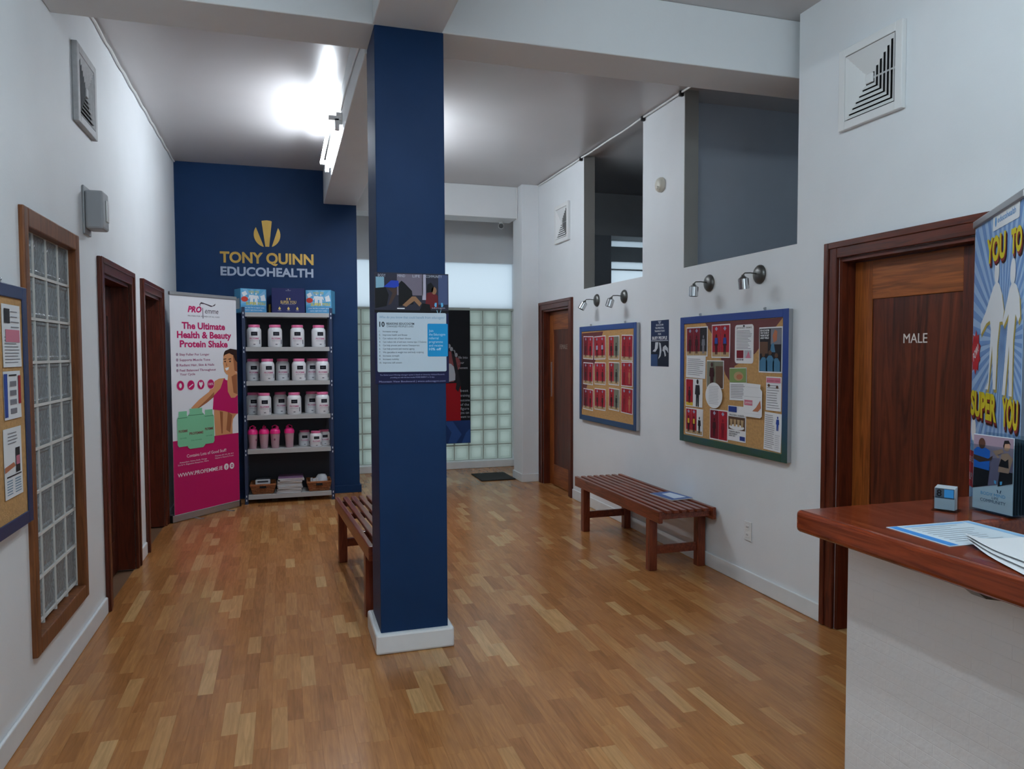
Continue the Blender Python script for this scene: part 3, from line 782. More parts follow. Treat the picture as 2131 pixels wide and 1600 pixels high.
# baskets, magazines, packets on the bottom shelf
def basket(x, label):
    t = tag(empty('wicker_basket', (x, 8.265, SHZ[5]+0.0005), 0), label, 'basket', 'wicker baskets on the bottom shelf')
    def rg(hx, hy, z): return [(-hx, -hy, z), (hx, -hy, z), (hx, hy, z), (-hx, hy, z)]
    b = MB(); R = [rg(0.100, 0.115, 0), rg(0.126, 0.140, 0.10), rg(0.118, 0.132, 0.10), rg(0.094, 0.108, 0.008)]
    b.v = [p for r in R for p in r]
    for k in range(3):
        for q in range(4):
            u = (q+1) % 4; b.f.append((k*4+q, k*4+u, k*4+4+u, k*4+4+q)); b.m.append(0)
    b.f.append((3, 2, 1, 0)); b.m.append(0); b.f.append((12, 13, 14, 15)); b.m.append(0)
    b.build('body', WICKER, t)
    for k in range(6):
        z = 0.010+0.0165*k; e = 0.026*z/0.10; hx, hy = 0.102+e, 0.117+e*0.96
        pts = [(-hx, -hy, z), (0, -hy-0.002, z), (hx, -hy, z), (hx+0.001, 0, z), (hx, hy, z), (-hx, hy, z), (-hx-0.001, 0, z), (-hx, -hy, z)]
        MB().tube(pts, 0.0055, 6).build('weave', WICKER, t, smooth=True)
    hx, hy = 0.124, 0.138
    MB().tube([(-hx, -hy, 0.102), (hx, -hy, 0.102), (hx, hy, 0.102), (-hx, hy, 0.102), (-hx, -hy, 0.102)], 0.008, 8).build('rim', WICKER, t, smooth=True)
    MB().prism([(-0.035, 0.066), (0.035, 0.066), (0.030, 0.090), (-0.030, 0.090)], -0.148, -0.139).build('hand_hole', DARK, t)
    return t
basket(-0.222, 'brown wicker basket holding black and white packets, beside the pink banner')
basket(0.352, 'brown wicker basket holding a white cloth bag')
for i, (x, y, c) in enumerate(((-0.226, 8.25, (206, 208, 212)), (-0.222, 8.31, (44, 46, 52)))):
    p_ = tag(empty('packet', (x, y, SHZ[5]+0.010), 0.08*i), ('white' if not i else 'black')+' packet standing in the wicker basket', 'packet')
    MB().box(-0.075, -0.022, 0, 0.075, 0.022, 0.128+0.012*i).build('carton', pr(*c), p_, bevel=0.006)
    MB().rect(-0.055, 0.10, 0.055, 0.118, -0.0228).build('print', pr(60, 60, 66) if not i else pr(150, 150, 156), p_)
b = MB()
prof = [(0.045, 0.0), (0.058, 0.03), (0.060, 0.09), (0.056, 0.125), (0.040, 0.150), (0.012, 0.156)]
b.lathe(prof, 18)
b.v = [(x*(1+0.10*math.sin(5*math.atan2(y, x)+z*40)), y*(1+0.10*math.sin(4*math.atan2(y, x)+1)), z) for x, y, z in b.v]
tag(b.build('cloth_bag', mat('white_cloth', (206, 212, 220), 0.8, var=0.05, vscale=20), None, (0.385, 8.27, SHZ[5]+0.010), smooth=True), 'crumpled white cloth bag in the wicker basket', 'bag')
for i, (dx, rot) in enumerate(((0.30, 0.3), (0.325, -0.4), (0.275, 0.9))):
    o = MB().box(-0.014, -0.004, 0, 0.014, 0.004, 0.118).build('sachet', pr(214, 214, 216), None, (dx, 8.215+0.02*i, SHZ[5]+0.010), rot)
    tag(o, 'small white sachet standing in the wicker basket with the cloth bag', 'sachet', 'sachets in the basket')
zm = SHZ[5]+0.0005
for k in range(10):
    th = 0.0160
    o = tag(empty('magazine', (0.055+rnd.uniform(-0.012, 0.010), 8.268+rnd.uniform(-0.010, 0.006), zm), rnd.uniform(-0.07, 0.07)),
            '%s magazine from the bottom of the pile between the baskets' % (ordw+('seventh', 'eighth', 'ninth'))[k] if k < 9 else 'topmost magazine of the pile between the baskets, with a purple cover', 'magazine', 'magazines piled between the baskets')
    MB().box(-0.125, -0.14, 0.0012, 0.125, 0.14, th-0.003).build('pages', PAPER, o, bevel=0.004)
    MB().box(-0.127, -0.1415, 0.0, 0.127, 0.1415, 0.001).build('back_cover', pr(150, 148, 150), o)
    MB().box(-0.127, -0.1415, th-0.003, 0.127, 0.1415, th-0.0015).build('cover', pr(186, 184, 188) if k < 9 else pr(122, 92, 122), o)
    zm += th

# boxes on top of the shelving
def boy(b, cx, z, s, m, y):                         # plain standing silhouette
    b.ell(cx, z+0.88*s, 0.055*s, 0.075*s, y, m, 10)
    b.flat([(cx-0.17*s, z+0.74*s), (cx+0.17*s, z+0.74*s), (cx+0.26*s, z+0.46*s), (cx+0.20*s, z+0.44*s), (cx+0.12*s, z+0.58*s), (cx+0.11*s, z), (cx+0.03*s, z), (cx, z+0.36*s), (cx-0.03*s, z), (cx-0.11*s, z), (cx-0.12*s, z+0.58*s), (cx-0.20*s, z+0.44*s), (cx-0.26*s, z+0.46*s)], y, m)
CY, LB, YL, RD, WH, DKR = pr(92, 166, 208), pr(128, 178, 214), pr(202, 190, 42), pr(196, 66, 54), pr(226, 230, 234), pr(70, 20, 24)
def kit_box(x, y, rot, label, W=0.272, H=0.250, D=0.19):
    t = tag(empty('gift_box', (x, y, SHZ[0]+0.001), rot), label, 'box', 'blue printed boxes on top of the shelving')
    MB().box(-W/2, 0, 0, W/2, D, H).build('carton', CY, t, bevel=0.004)
    b = MB()
    for k in range(12):                              # ray pattern
        a0 = 2*PI*k/12; a1 = a0+PI/12
        def edge(a):
            dx, dz = math.cos(a), math.sin(a)
            tt = min((W/2-0.006)/max(1e-6, abs(dx)), (H/2-0.006)/max(1e-6, abs(dz))); return (dx*tt, H/2+dz*tt)
        b.flat([(0, H/2), edge(a0), edge(a1)], -0.0008, 0)
    b.rect(-W/2+0.006, 0.006, W/2-0.006, 0.075, -0.0012, 1)
    boy(b, -0.022, 0.085, 0.135, 2, -0.0016); boy(b, 0.025, 0.085, 0.130, 2, -0.0018)
    b.flat([(-0.125, 0.205), (-0.085, 0.225), (-0.065, 0.19), (-0.105, 0.165)], -0.0016, 2)
    b.flat([(0.070, 0.175), (0.115, 0.195), (0.128, 0.13), (0.080, 0.125)], -0.0016, 2)
    b.ell(-0.095, 0.14, 0.036, 0.028, -0.0018, 3, 12)
    b.text('YOU TO', 0.0, 0.205, 0.034, -0.002, 4, width=0.11, bold=0.02)
    b.text('SUPER YOU', 0.02, 0.083, 0.040, -0.0024, 4, width=0.205, bold=0.03)
    b.text('your kit for a super you', 0.0, 0.048, 0.020, -0.002, 2, width=0.22)
    b.text('starts right here today', 0.0, 0.022, 0.018, -0.002, 2, width=0.18)
    b.build('print', [LB, pr(84, 146, 190), WH, RD, YL], t)
    MB().poly([(-W/2-0.0006, 0.03, 0.04), (-W/2-0.0006, 0.03, 0.15), (-W/2-0.0006, 0.17, 0.15), (-W/2-0.0006, 0.17, 0.04)]).build('side_print', pr(196, 202, 208), t)
    return t
kit_box(-0.283, 8.205, math.radians(22), 'light blue printed box beside the pink banner on top of the shelving')
kit_box(0.374, 8.195, math.radians(-16), 'light blue printed box at the pierced post end of the shelving top')
NB = pr(36, 40, 84)
t = tag(empty('gift_box', (0.065, 8.175, SHZ[0]+0.001), 0), 'dark navy box with gold print between the two light blue boxes', 'box')
MB().box(-0.168, 0, 0, 0.168, 0.20, 0.262).build('carton', NB, t, bevel=0.004)
G2 = pr(206, 178, 106)
b = MB().text('SUPER YOU', 0.0, 0.100, 0.042, -0.0012, 0, width=0.160, bold=0.02).text('THE COMPLETE HEALTH KIT', 0, 0.088, 0.014, -0.0012, 1, width=0.14)
b.text('EDUCOHEALTH', 0, 0.232, 0.013, -0.0012, 1, width=0.05).flat([(-0.006, 0.250), (0.006, 0.250), (0.002, 0.243), (-0.002, 0.243)], -0.0012, 1)
b.flat([(-0.02, 0.158), (-0.005, 0.158), (-0.010, 0.136), (-0.018, 0.136)], -0.0012, 0).flat([(0.006, 0.158), (0.021, 0.158), (0.019, 0.136), (0.011, 0.136)], -0.0012, 0)
for x in (-0.09, 0.0, 0.09):
    b.ell(x, 0.045, 0.012, 0.013, -0.0012, 0, 12).flat([(x-0.008, 0.054), (x+0.008, 0.054), (x, 0.068)], -0.0013, 0).text('health', x, 0.020, 0.014, -0.0012, 1, width=0.032)
b.build('print', [G2, pr(170, 168, 176)], t)
o = tag(MB().lathe([(0.014, 0), (0.016, 0.06), (0.014, 0.098), (0.006, 0.105)], 12).build('gold_pot', GOLD, None, (-0.128, 8.37, SHZ[0]+0.001), smooth=True), 'small gold pot between the boxes on the shelving', 'pot')

# ------------------------------------------------------------------ roll-up banners
def rollup(loc, rotz, W, H, label, sheet_m, y_off=0.0):
    t = tag(empty('rollup_banner', loc, rotz), label, 'banner')
    MB().prism([(-0.012, 0.0), (W+0.012, 0.0), (W+0.012, 0.072), (-0.012, 0.072)], 0.006, 0.09).build('cassette', SILVER, t, bevel=0.012)
    MB().box(-0.022, 0.004, 0.004, -0.0125, 0.092, 0.074).build('end_cap', BLACKP, t, bevel=0.003)
    MB().box(W+0.0125, 0.004, 0.004, W+0.022, 0.092, 0.074).build('end_cap', BLACKP, t, bevel=0.003)
    for u in (0.30, 0.78):
        MB().box(W*u-0.012, -0.10, 0.0, W*u+0.012, 0.19, 0.005).box(W*u-0.012, -0.10, 0.0, W*u+0.012, -0.088, 0.012).build('foot', SILVER, t, bevel=0.002)
    MB().tube([(W/2, 0.05, 0.07), (W/2, 0.045, H-0.02)], 0.009, 8).build('support_pole', SILVER, t, smooth=True)
    MB().box(0, 0.0, 0.07, W, 0.0012, H-0.012).build('sheet', sheet_m, t)
    MB().box(-0.004, -0.010, H-0.022, W+0.004, 0.016, H+0.010).build('top_rail', SILVER, t, bevel=0.005)
    return t
MG, WB, SK, SKD, HR, GN, GND, GRY = pr(178, 28, 92), pr(222, 224, 230), pr(200, 142, 100), pr(148, 92, 60), pr(44, 28, 24), pr(122, 190, 150), pr(72, 124, 96), pr(70, 60, 70)
PF = rollup((-0.985, 7.41, 0), math.atan2(0.601, 0.546), 0.80, 2.14, 'white and pink roll-up banner of a smiling woman in a pink top', WB)
W_, H_, Z_ = 0.80, 2.05, 0.072
def U(l): return [(max(0.004, min(0.996, u))*W_, Z_+v*H_) for u, v in l]
b = MB(); y = 0.0006
b.rect(0.001, Z_+0.002, W_-0.001, Z_+0.338*H_, -y, 0)
b.flat(U([(.609, .470), (.621, .338), (.902, .338), (.900, .383), (.914, .41), (.96, .428), (1, .437), (.901, .46), (.777, .47)]), -y*2, 1)
b.flat(U([(.70, .455), (.72, .345), (.74, .345), (.75, .45)]), -y*3, 2).flat(U([(.83, .45), (.80, .36), (.86, .345), (.90, .43)]), -y*3, 2)
b.flat(U([(.85, .640), (.838, .603), (.79, .606), (.80, .56), (.814, .54), (.888, .505), (.951, .505), (1, .52), (1, .640)]), -y*2, 1)
b.flat(U([(.96, .63), (.90, .62), (.93, .54), (1, .53), (1, .63)]), -y*3, 2)
b.flat(U([(.80, .614), (.70, .612), (.634, .602), (.54, .552), (.391, .519), (.268, .482), (.30, .465), (.402, .482), (.50, .500), (.61, .525), (.73, .56)]), -y*2, 1)
b.flat(U([(.61, .525), (.50, .500), (.402, .482), (.33, .47), (.50, .515), (.62, .55)]), -y*3, 2)
b.flat(U([(.777, .612), (.717, .564), (.61, .532), (.591, .466), (.777, .453), (.901, .438), (1, .434), (1, .528), (.951, .515), (.888, .515), (.835, .547), (.83, .60)]), -y*4, 0)
b.flat(U([(.777, .728), (.77, .683), (.789, .645), (.821, .632), (.87, .625), (.97, .64), (1, .66), (1, .735), (.9, .748), (.80, .742)]), -y*4, 1)
b.flat(U([(.93, .72), (.95, .65), (1, .64), (1, .73)]), -y*5, 2)
b.flat(U([(.777, .718), (.785, .737), (.806, .747), (.886, .757), (1, .752), (1, .69), (.965, .70), (.935, .725), (.87, .735), (.80, .727)]), -y*6, 3)
for u in (.80, .88): b.flat(U([(u-.018, .694), (u, .699), (u+.018, .694), (u, .690)]), -y*6, 3).flat(U([(u-.025, .707), (u+.02, .710), (u+.02, .706), (u-.025, .703)]), -y*6, 3)
b.flat(U([(.795, .662), (.86, .667), (.85, .654), (.815, .650)]), -y*6, 5).flat(U([(.815, .672), (.835, .674), (.82, .69)]), -y*6, 2)
for x0, x1, zb, zt, yy in ((.062, .225, .308, .470, 7), (.445, .605, .306, .468, 7), (.205, .462, .293, .479, 8)):
    w2 = x1-x0
    b.flat(U([(x0, zb+.01), (x0+w2*.12, zb), (x1-w2*.12, zb), (x1, zb+.01), (x1, zt-.035), (x1-w2*.14, zt-.020), (x1-w2*.14, zt), (x0+w2*.14, zt), (x0+w2*.14, zt-.020), (x0, zt-.035)]), -y*yy, 4)
    c0, c1 = (x0+x1)/2*W_, w2*W_
    b.text('PROFEMME', c0, Z_+(zb+.065)*H_, 0.034, -y*(yy+.5), 6, width=c1*.8, bold=.03)
    b.text('FOR WOMEN', c0, Z_+(zb+.035)*H_, 0.018, -y*(yy+.5), 7, width=c1*.6)
    b.rect(c0-c1*.45, Z_+(zt-.032)*H_, c0+c1*.45, Z_+(zt-.029)*H_, -y*(yy+.5), 7)
for u in (.12, .271, .417, .568):
    b.ell(u*W_, Z_+.588*H_, .046, .050, -y*5, 8, 18).ell(u*W_, Z_+.588*H_, .041, .045, -y*6, 0, 18)
b.ell(.12*W_, Z_+.588*H_, .016, .024, -y*7, 5, 8).flat(U([(.24, .580), (.30, .594), (.303, .590), (.243, .576)]), -y*7, 5)
b.flat(U([(.417, .573), (.388, .590), (.392, .600), (.405, .602), (.417, .595), (.429, .602), (.442, .600), (.446, .590)]), -y*7, 5)
b.text('100%', .568*W_, Z_+.583*H_, .034, -y*7, 5, width=.06)
b.build('printed_picture', [MG, SK, SKD, HR, GN, PAPER, pr(112, 58, 62), GND, pr(226, 190, 206)], PF)
b = MB()
b.text('PRO', .352*W_, Z_+.926*H_, .078, -y*2, 0, width=.165, bold=.045, shear=.25)
b.text('emme', .608*W_, Z_+.923*H_, .075, -y*2, 1, width=.165, shear=.2)
b.flat(U([(.465, .948), (.475, .948), (.478, .898), (.470, .898)]), -y*2, 1)
b.flat(U([(.430, .948), (.425, .965), (.45, .975), (.55, .966), (.62, .960), (.67, .972), (.66, .962), (.60, .955), (.50, .966), (.44, .966)]), -y*2, 1)
b.text('PROTEIN FOR WOMEN OF ALL AGES', .49*W_, Z_+.905*H_, .018, -y*2, 1, width=.475*W_)
PT = [MG, GRY, pr(150, 88, 122), pr(160, 140, 160), PAPER]
b.build('printed_logo', PT, PF); b = MB()
for s_, u0, u1, v in (('The Ultimate', .16, .812, .848), ('Health & Beauty', .09, .91, .806), ('Protein Shake', .127, .849, .764)):
    b.text(s_, (u0+u1)/2*W_, Z_+v*H_, .088, -y*2, 0, width=(u1-u0)*W_, bold=.033, res=3)
b.build('printed_heading', PT, PF); b = MB()
for s_, v, wd in (('Stay Fuller For Longer', .725, .44), ('Supports Muscle Tone', .700, .45), ('Radiant Hair, Skin & Nails', .676, .51), ('Feel Balanced Throughout', .652, .535), ('Your Cycle', .634, .22)):
    MB().text(s_, .118*W_, Z_+v*H_, .030, -y*2, 0, 'L', width=wd*W_, bold=.022).build('printed_line', pr(150, 88, 122), PF)
    if s_ != 'Your Cycle': MB().ell(.085*W_, Z_+(v+.005)*H_, .013, .015, -y*2, 0, 12).build('printed_bullet', pr(160, 140, 160), PF)
b.text('Contains Lots of Good Stuff!', .49*W_, Z_+.255*H_, .042, -y*3, 4, width=.60*W_)
b.text('Antioxidant, Amino Acids, Omega', .285*W_, Z_+.233*H_, .019, -y*3, 4, width=.40*W_).text('3,6 & 9, Digestive Enzymes, Fibre', .285*W_, Z_+.222*H_, .019, -y*3, 4, width=.45*W_)
b.text('Vitamins D3, K2, B6, B12', .76*W_, Z_+.238*H_, .019, -y*3, 4, width=.30*W_).text('Vitamin C, Vitamin B, Protein', .76*W_, Z_+.227*H_, .019, -y*3, 4, width=.30*W_)
b.build('printed_footer', PT, PF); b = MB()
b.text('WWW.PROFEMME.IE', .39*W_, Z_+.170*H_, .052, -y*3, 4, width=.67*W_, bold=.01)
b.build('printed_address', PT, PF); b = MB()
b.ell(.788*W_, Z_+.180*H_, .030, .032, -y*3, 4, 18).text('f', .788*W_, Z_+.168*H_, .052, -y*4, 0, bold=.02)
b.build('printed_icon', PT, PF); b = MB()
b.ell(.878*W_, Z_+.180*H_, .030, .032, -y*3, 4, 18).rrect(.878*W_-.014, Z_+.180*H_-.014, .878*W_+.014, Z_+.180*H_+.014, -y*4, 0, .005).ell(.878*W_, Z_+.180*H_, .007, .007, -y*5, 4, 10)
b.build('printed_icon', PT, PF)

RB0, RB1 = pr(158, 188, 222), pr(112, 148, 200)
th2 = math.atan2(-.794, -.607)
SB = rollup((2.918, 2.514, 0), th2, 0.72, 2.135, 'pale blue ray-patterned roll-up banner with yellow comic lettering behind the counter', RB0)
b = MB(); o_ = 0.03
cxr, czr, w0, w1, h0, h1 = .447+o_, 1.62, .003, .717, .09, 2.11
def redge(a):
    dx, dz = math.cos(a), math.sin(a); tt = 9
    if dx > 1e-6: tt = min(tt, (w1-cxr)/dx)
    if dx < -1e-6: tt = min(tt, (w0-cxr)/dx)
    if dz > 1e-6: tt = min(tt, (h1-czr)/dz)
    if dz < -1e-6: tt = min(tt, (h0-czr)/dz)
    return (cxr+dx*tt, czr+dz*tt)
for k in range(44):
    a0 = 2*PI*k/44; b.flat([(cxr, czr), redge(a0), redge(a0+PI/44)], -.0006, 0)
def sh_(l): return [(u+o_, v) for u, v in l]
man = [(.325, 1.845), (.30, 1.835), (.245, 1.79), (.19, 1.74), (.108, 1.69), (.115, 1.645), (.20, 1.69), (.255, 1.70), (.275, 1.66), (.25, 1.45), (.205, 1.42), (.255, 1.42), (.30, 1.60), (.325, 1.425), (.365, 1.425), (.375, 1.60), (.40, 1.69), (.44, 1.69), (.455, 1.73), (.42, 1.80), (.385, 1.835), (.365, 1.845)]
wom = [(.545, 1.825), (.525, 1.81), (.485, 1.755), (.44, 1.69), (.455, 1.67), (.52, 1.715), (.50, 1.62), (.455, 1.41), (.495, 1.41), (.535, 1.60), (.545, 1.41), (.585, 1.41), (.585, 1.62), (.605, 1.71), (.64, 1.68), (.662, 1.70), (.65, 1.77), (.61, 1.815), (.58, 1.825)]
for pts_, hd in ((man, (.345, 1.890)), (wom, (.563, 1.868))):
    b.flat(sh_([(x+.012, z-.012) for x, z in pts_]), -.0012, 2)
    b.flat(sh_(pts_), -.0018, 1); b.ell(hd[0]+o_, hd[1], .034, .050, -.0024, 1, 16)
b.rrect(.268+o_, 2.056, .625+o_, 2.118, -.0018, 1, .008)
b.text('educohealth', .46+o_, 2.080, .034, -.0026, 3, width=.24, bold=.01).ell(.312+o_, 2.088, .012, .020, -.0026, 3, 10)
def comic(s_, x0, x1, z0, z1, lean=0.0):
    for dx, dz, yy, mi in ((.014, -.016, -.0026, 4), (.007, -.008, -.0032, 5), (0, 0, -.0038, 6)):
        b.text(s_, (x0+x1)/2+o_+dx, z0+dz, (z1-z0)/.70, yy, mi, width=(x1-x0), bold=.065 if mi != 6 else .045, shear=lean, res=3)
comic('YOU', .190, .462, 1.938, 2.030); comic('TO', .534, .668, 1.938, 2.022)
comic('SUPER', -.022, .392, 1.302, 1.402); comic('YOU', .468, .672, 1.298, 1.398)
P = []
for k in range(20):
    a0 = 2*PI*k/20; r = .085 if k % 2 else .064
    P.append((max(.004, .035+o_+r*math.cos(a0)), 1.57+r*1.15*math.sin(a0)))
b.flat(P, -.0020, 7).text('POW!', .050+o_, 1.555, .052, -.0028, 8, width=.10, bold=.02, rot=.5)
b.ell(.03+o_, 1.235, .040, .055, -.0020, 8, 14).rect(.003, .98, .075, 1.14, -.0020, 7).text('LEVEL', .038, 1.09, .036, -.0028, 8, width=.065).text('UP!', .034, 1.01, .046, -.0028, 8, width=.05)
b.build('printed_picture', [RB1, WH, pr(176, 158, 80), pr(92, 150, 206), pr(52, 18, 20), pr(130, 44, 40), pr(206, 192, 44), pr(178, 44, 52), PAPER], SB)

# ------------------------------------------------------------------ poster on the column, poster between the boards, banner on the glass blocks
def sheet(name, loc, rotz, W, H, label, cat, base, group=None, t=0.0012):
    o = MB().box(-W/2, -t, 0, W/2, 0, H).build(name, base, None, loc, rotz)
    return tag(o, label, cat, group)
PWd, PHt = 0.388, 0.575
po = sheet('poster', (0.6475, 3.8385, 1.417), 0, PWd, PHt, 'dark blue gym poster with a white list panel on the navy column', 'poster', pr(22, 24, 62))
b = MB(); y = -.0018
def V(u, v): return ((u-.5)*PWd, v*PHt)
def R4(u0, v0, u1, v1, yy, m): return b.rect((u0-.5)*PWd, v0*PHt, (u1-.5)*PWd, v1*PHt, yy, m)
def PL(l, yy, m): return b.flat([V(*q) for q in l], yy, m)
R4(.0, .645, 1, 1, y, 0); R4(.30, .80, .65, .99, y-.0004, 1); R4(.64, .76, .69, .99, y-.0004, 2); R4(.86, .72, .99, .99, y-.0004, 3); R4(.02, .86, .13, .96, y-.0004, 4)
PL([(.01, .68), (.01, .86), (.15, .87), (.19, .80), (.16, .70)], y-.0008, 5)
PL([(.12, .87), (.22, .93), (.32, .93), (.325, .88), (.27, .865)], y-.0012, 6)
PL([(.17, .86), (.29, .86), (.30, .82), (.22, .72), (.18, .71), (.24, .82)], y-.0012, 7)
PL([(.32, .90), (.36, .93), (.40, .91), (.50, .84), (.52, .72), (.32, .70)], y-.0010, 5)
PL([(.37, .71), (.50, .79), (.55, .79), (.63, .73), (.60, .70), (.53, .75), (.42, .695)], y-.0014, 8)
PL([(.68, .72), (.70, .82), (.78, .84), (.85, .80), (.86, .69), (.72, .68)], y-.0014, 9)
PL([(.70, .83), (.71, .90), (.76, .92), (.80, .88), (.78, .83)], y-.0016, 5); b.ell(*V(.80, .845), .014, .020, y-.0016, 8, 10)
PL([(.60, .66), (.64, .73), (.74, .72), (.76, .65)], y-.0016, 5)
R4(.30, .675, .40, .685, y-.0016, 10)
for x, s_ in ((.10, 'BODY'), (.36, 'MIND'), (.56, 'LIFE'), (.80, 'COMMUNITY')): b.text(s_, *V(x, .962), .020, y-.0016, 11, width=(.10 if x != .80 else .22)*PWd)
R4(0, .640, 1, .665, y-.0006, 5)
for sx in (-1, 1):
    PL([(.865+sx*.055, .735), (.865+sx*.028, .735), (.865+sx*.032, .700), (.865+sx*.045, .695), (.865+sx*.062, .710)], y-.0020, 12)
    PL([(.865+sx*.034, .668), (.865+sx*.022, .668), (.865+sx*.008, .640), (.865+sx*.020, .640)], y-.0020, 4)
b.text('educogym', *V(.86, .682), .013, y-.0020, 2, width=.18*PWd)
b.build('printed_photo', [pr(44, 44, 58), pr(112, 104, 118), pr(170, 166, 184), pr(70, 82, 118), pr(128, 170, 190), pr(14, 14, 18), pr(34, 62, 168), pr(70, 52, 46), pr(140, 104, 76), pr(96, 28, 34), PAPER, pr(180, 184, 196), pr(96, 172, 216)], po)
b = MB()
b.rrect((.03-.5)*PWd, .108*PHt, (.965-.5)*PWd, .642*PHt, y-.0022, 0, .008)
b.rrect((.705-.5)*PWd, .245*PHt, (.985-.5)*PWd, .545*PHt, y-.0028, 1, .006)
b.text('Who do you know that could benefit from educogym?', *V(.50, .590), .018, y-.0028, 2, width=.88*PWd)
b.text('10', *V(.095, .515), .036, y-.0028, 3, width=.07*PWd, bold=.03)
b.text('REASONS EDUCOGYM', *V(.155, .533), .0155, y-.0028, 3, 'L', width=.37*PWd, bold=.02).text("CHANGED PEOPLE'S LIVES", *V(.155, .510), .0135, y-.0028, 3, 'L', width=.36*PWd)
for k, (s_, wd) in enumerate((('Increases energy', .20), ('Improves health and fitness', .325), ('Can reduce risk of heart disease', .375), ('Can reduce risk of and even reverse type 2 Diabetes', .585), ('Can help prevent and reverse Osteoporosis', .49), ('Can help prevent and reverse ageing', .42), ('We specialise in weight loss and body sculpting', .545), ('Increases strength', .215), ('Increases mobility', .21), ('Improves self esteem', .25))):
    v = .465-.0312*k
    b.text('%d.' % (k+1), *V(.055, v), .0125, y-.0028, 3, 'L').text(s_, *V(.105, v), .0125, y-.0028, 4, 'L', width=wd*PWd)
for k, (s_, wd) in enumerate((('Join', .06), ('the Educogym', .225), ('referral', .13), ('programme', .19), ('and receive', .19), ('10% off', .165))):
    b.text(s_, *V(.725, .470-.0335*k), .018, y-.0034, 5, 'L', width=wd*PWd, bold=.02 if k == 5 else 0)
b.text('The Global award Winning educogym system is based on University Validated Research,', *V(.5, .075), .010, y-.0022, 6, width=.88*PWd).text('providing you with the best results MORE ENERGY in 12 days.', *V(.5, .052), .010, y-.0022, 6, width=.60*PWd).text('Mountain View Boulevard | www.educogym.com', *V(.5, .014), .012, y-.0022, 6, width=.90*PWd)
b.build('printed_text', [pr(190, 206, 218), pr(26, 142, 200), pr(104, 150, 186), pr(26, 30, 44), pr(70, 76, 92), pr(186, 220, 240), pr(150, 156, 196)], po)

po = sheet('poster', (XR-.0005, 5.449, 1.457), RW, 0.30, 0.38, 'small navy poster reading BUSY PEOPLE between the two notice boards', 'poster', pr(30, 44, 78))
b = MB(); y = -.0018
for k, (s_, wd) in enumerate((('EDUCOGYM', .12), ('THE PERSONAL', .15), ('TRAINING STUDIO', .17), ('FOR', .05))): b.text(s_, .0, .335-.025*k, .020, y, 0, width=wd, bold=.015)
b.text('BUSY PEOPLE', 0.0, .222, .036, y, 0, width=.25, bold=.03).rect(-.14, .210, .14, .214, y, 0)
b.rect(-.149, .002, .149, .208, y+.0003, 2).rect(-.149, .002, -.03, .10, y-.0002, 3)
b.flat([(-.07, .20), (-.02, .20), (-.03, .15), (-.07, .12), (-.12, .125), (-.08, .145)], y-.0004, 1)
b.flat([(-.01, .20), (.02, .19), (.035, .13), (.02, .085), (-.02, .06), (0, .10), (.005, .14)], y-.0004, 1)
b.flat([(.05, .13), (.06, .16), (.10, .175), (.14, .15), (.145, .11), (.12, .13), (.09, .14), (.11, .09), (.09, .08), (.075, .12)], y-.0004, 1)
b.flat([(-.03, .375), (.03, .375), (.01, .352), (-.01, .352)], y, 4)
b.build('printed_picture', [PAPER, pr(196, 200, 206), pr(20, 26, 44), pr(50, 72, 112), pr(150, 156, 170)], po)

po = sheet('hanging_banner', (2.165, YE-.012, 0.343), 0, 0.53, 1.837, 'tall black banner hung in front of the lit glass blocks', 'banner', pr(18, 19, 24))
b = MB(); y = -.0018
b.rect(-.262, .003, .262, .31, y, 0).flat([(-.1, .30), (.02, .30), (.14, .12), (.06, .003), (-.05, .003), (.0, .15)], y-.0004, 1).flat([(.14, .003), (.262, .003), (.262, .20), (.20, .14)], y-.0004, 1)
b.rect(-.24, .31, .130, .82, y-.0006, 2)
b.flat([(-.24, .82), (.04, .84), (.05, 1.12), (.0, 1.25), (-.20, 1.25)], y-.0008, 3)
b.flat([(-.2, .80), (.055, .86), (.06, 1.02), (0, 1.08), (-.10, 1.10)], y-.0012, 4)
b.flat([(0, 1.25), (.04, 1.26), (.135, .80), (.095, .70), (.06, .74), (.075, .84)], y-.0016, 5)
for k in range(6): b.ell(-.09+.032*k, 1.40-.040*k, .022, .030, y-.0016, 6, 8)
b.ell(.075, 1.08, .055, .09, y-.0010, 3, 12)
for k, (s_, z, wd) in enumerate((('life into', 1.15, .14), ('your', 1.08, .08), ('moment', 1.01, .13), ('best', .70, .11), ('training', .635, .17), ('outcome', .57, .17), ('of the', .51, .12), ('figure', .455, .12), ('you can', .40, .12), ('want to', .345, .17))):
    b.text(s_, .10 if k < 3 else .125, z, .050, y-.0010, 4, 'L', width=min(wd, .13))
b.build('printed_picture', [pr(30, 54, 104), pr(44, 78, 138), pr(150, 16, 26), pr(130, 70, 72), pr(176, 180, 188), pr(36, 34, 38), pr(150, 152, 158)], po)

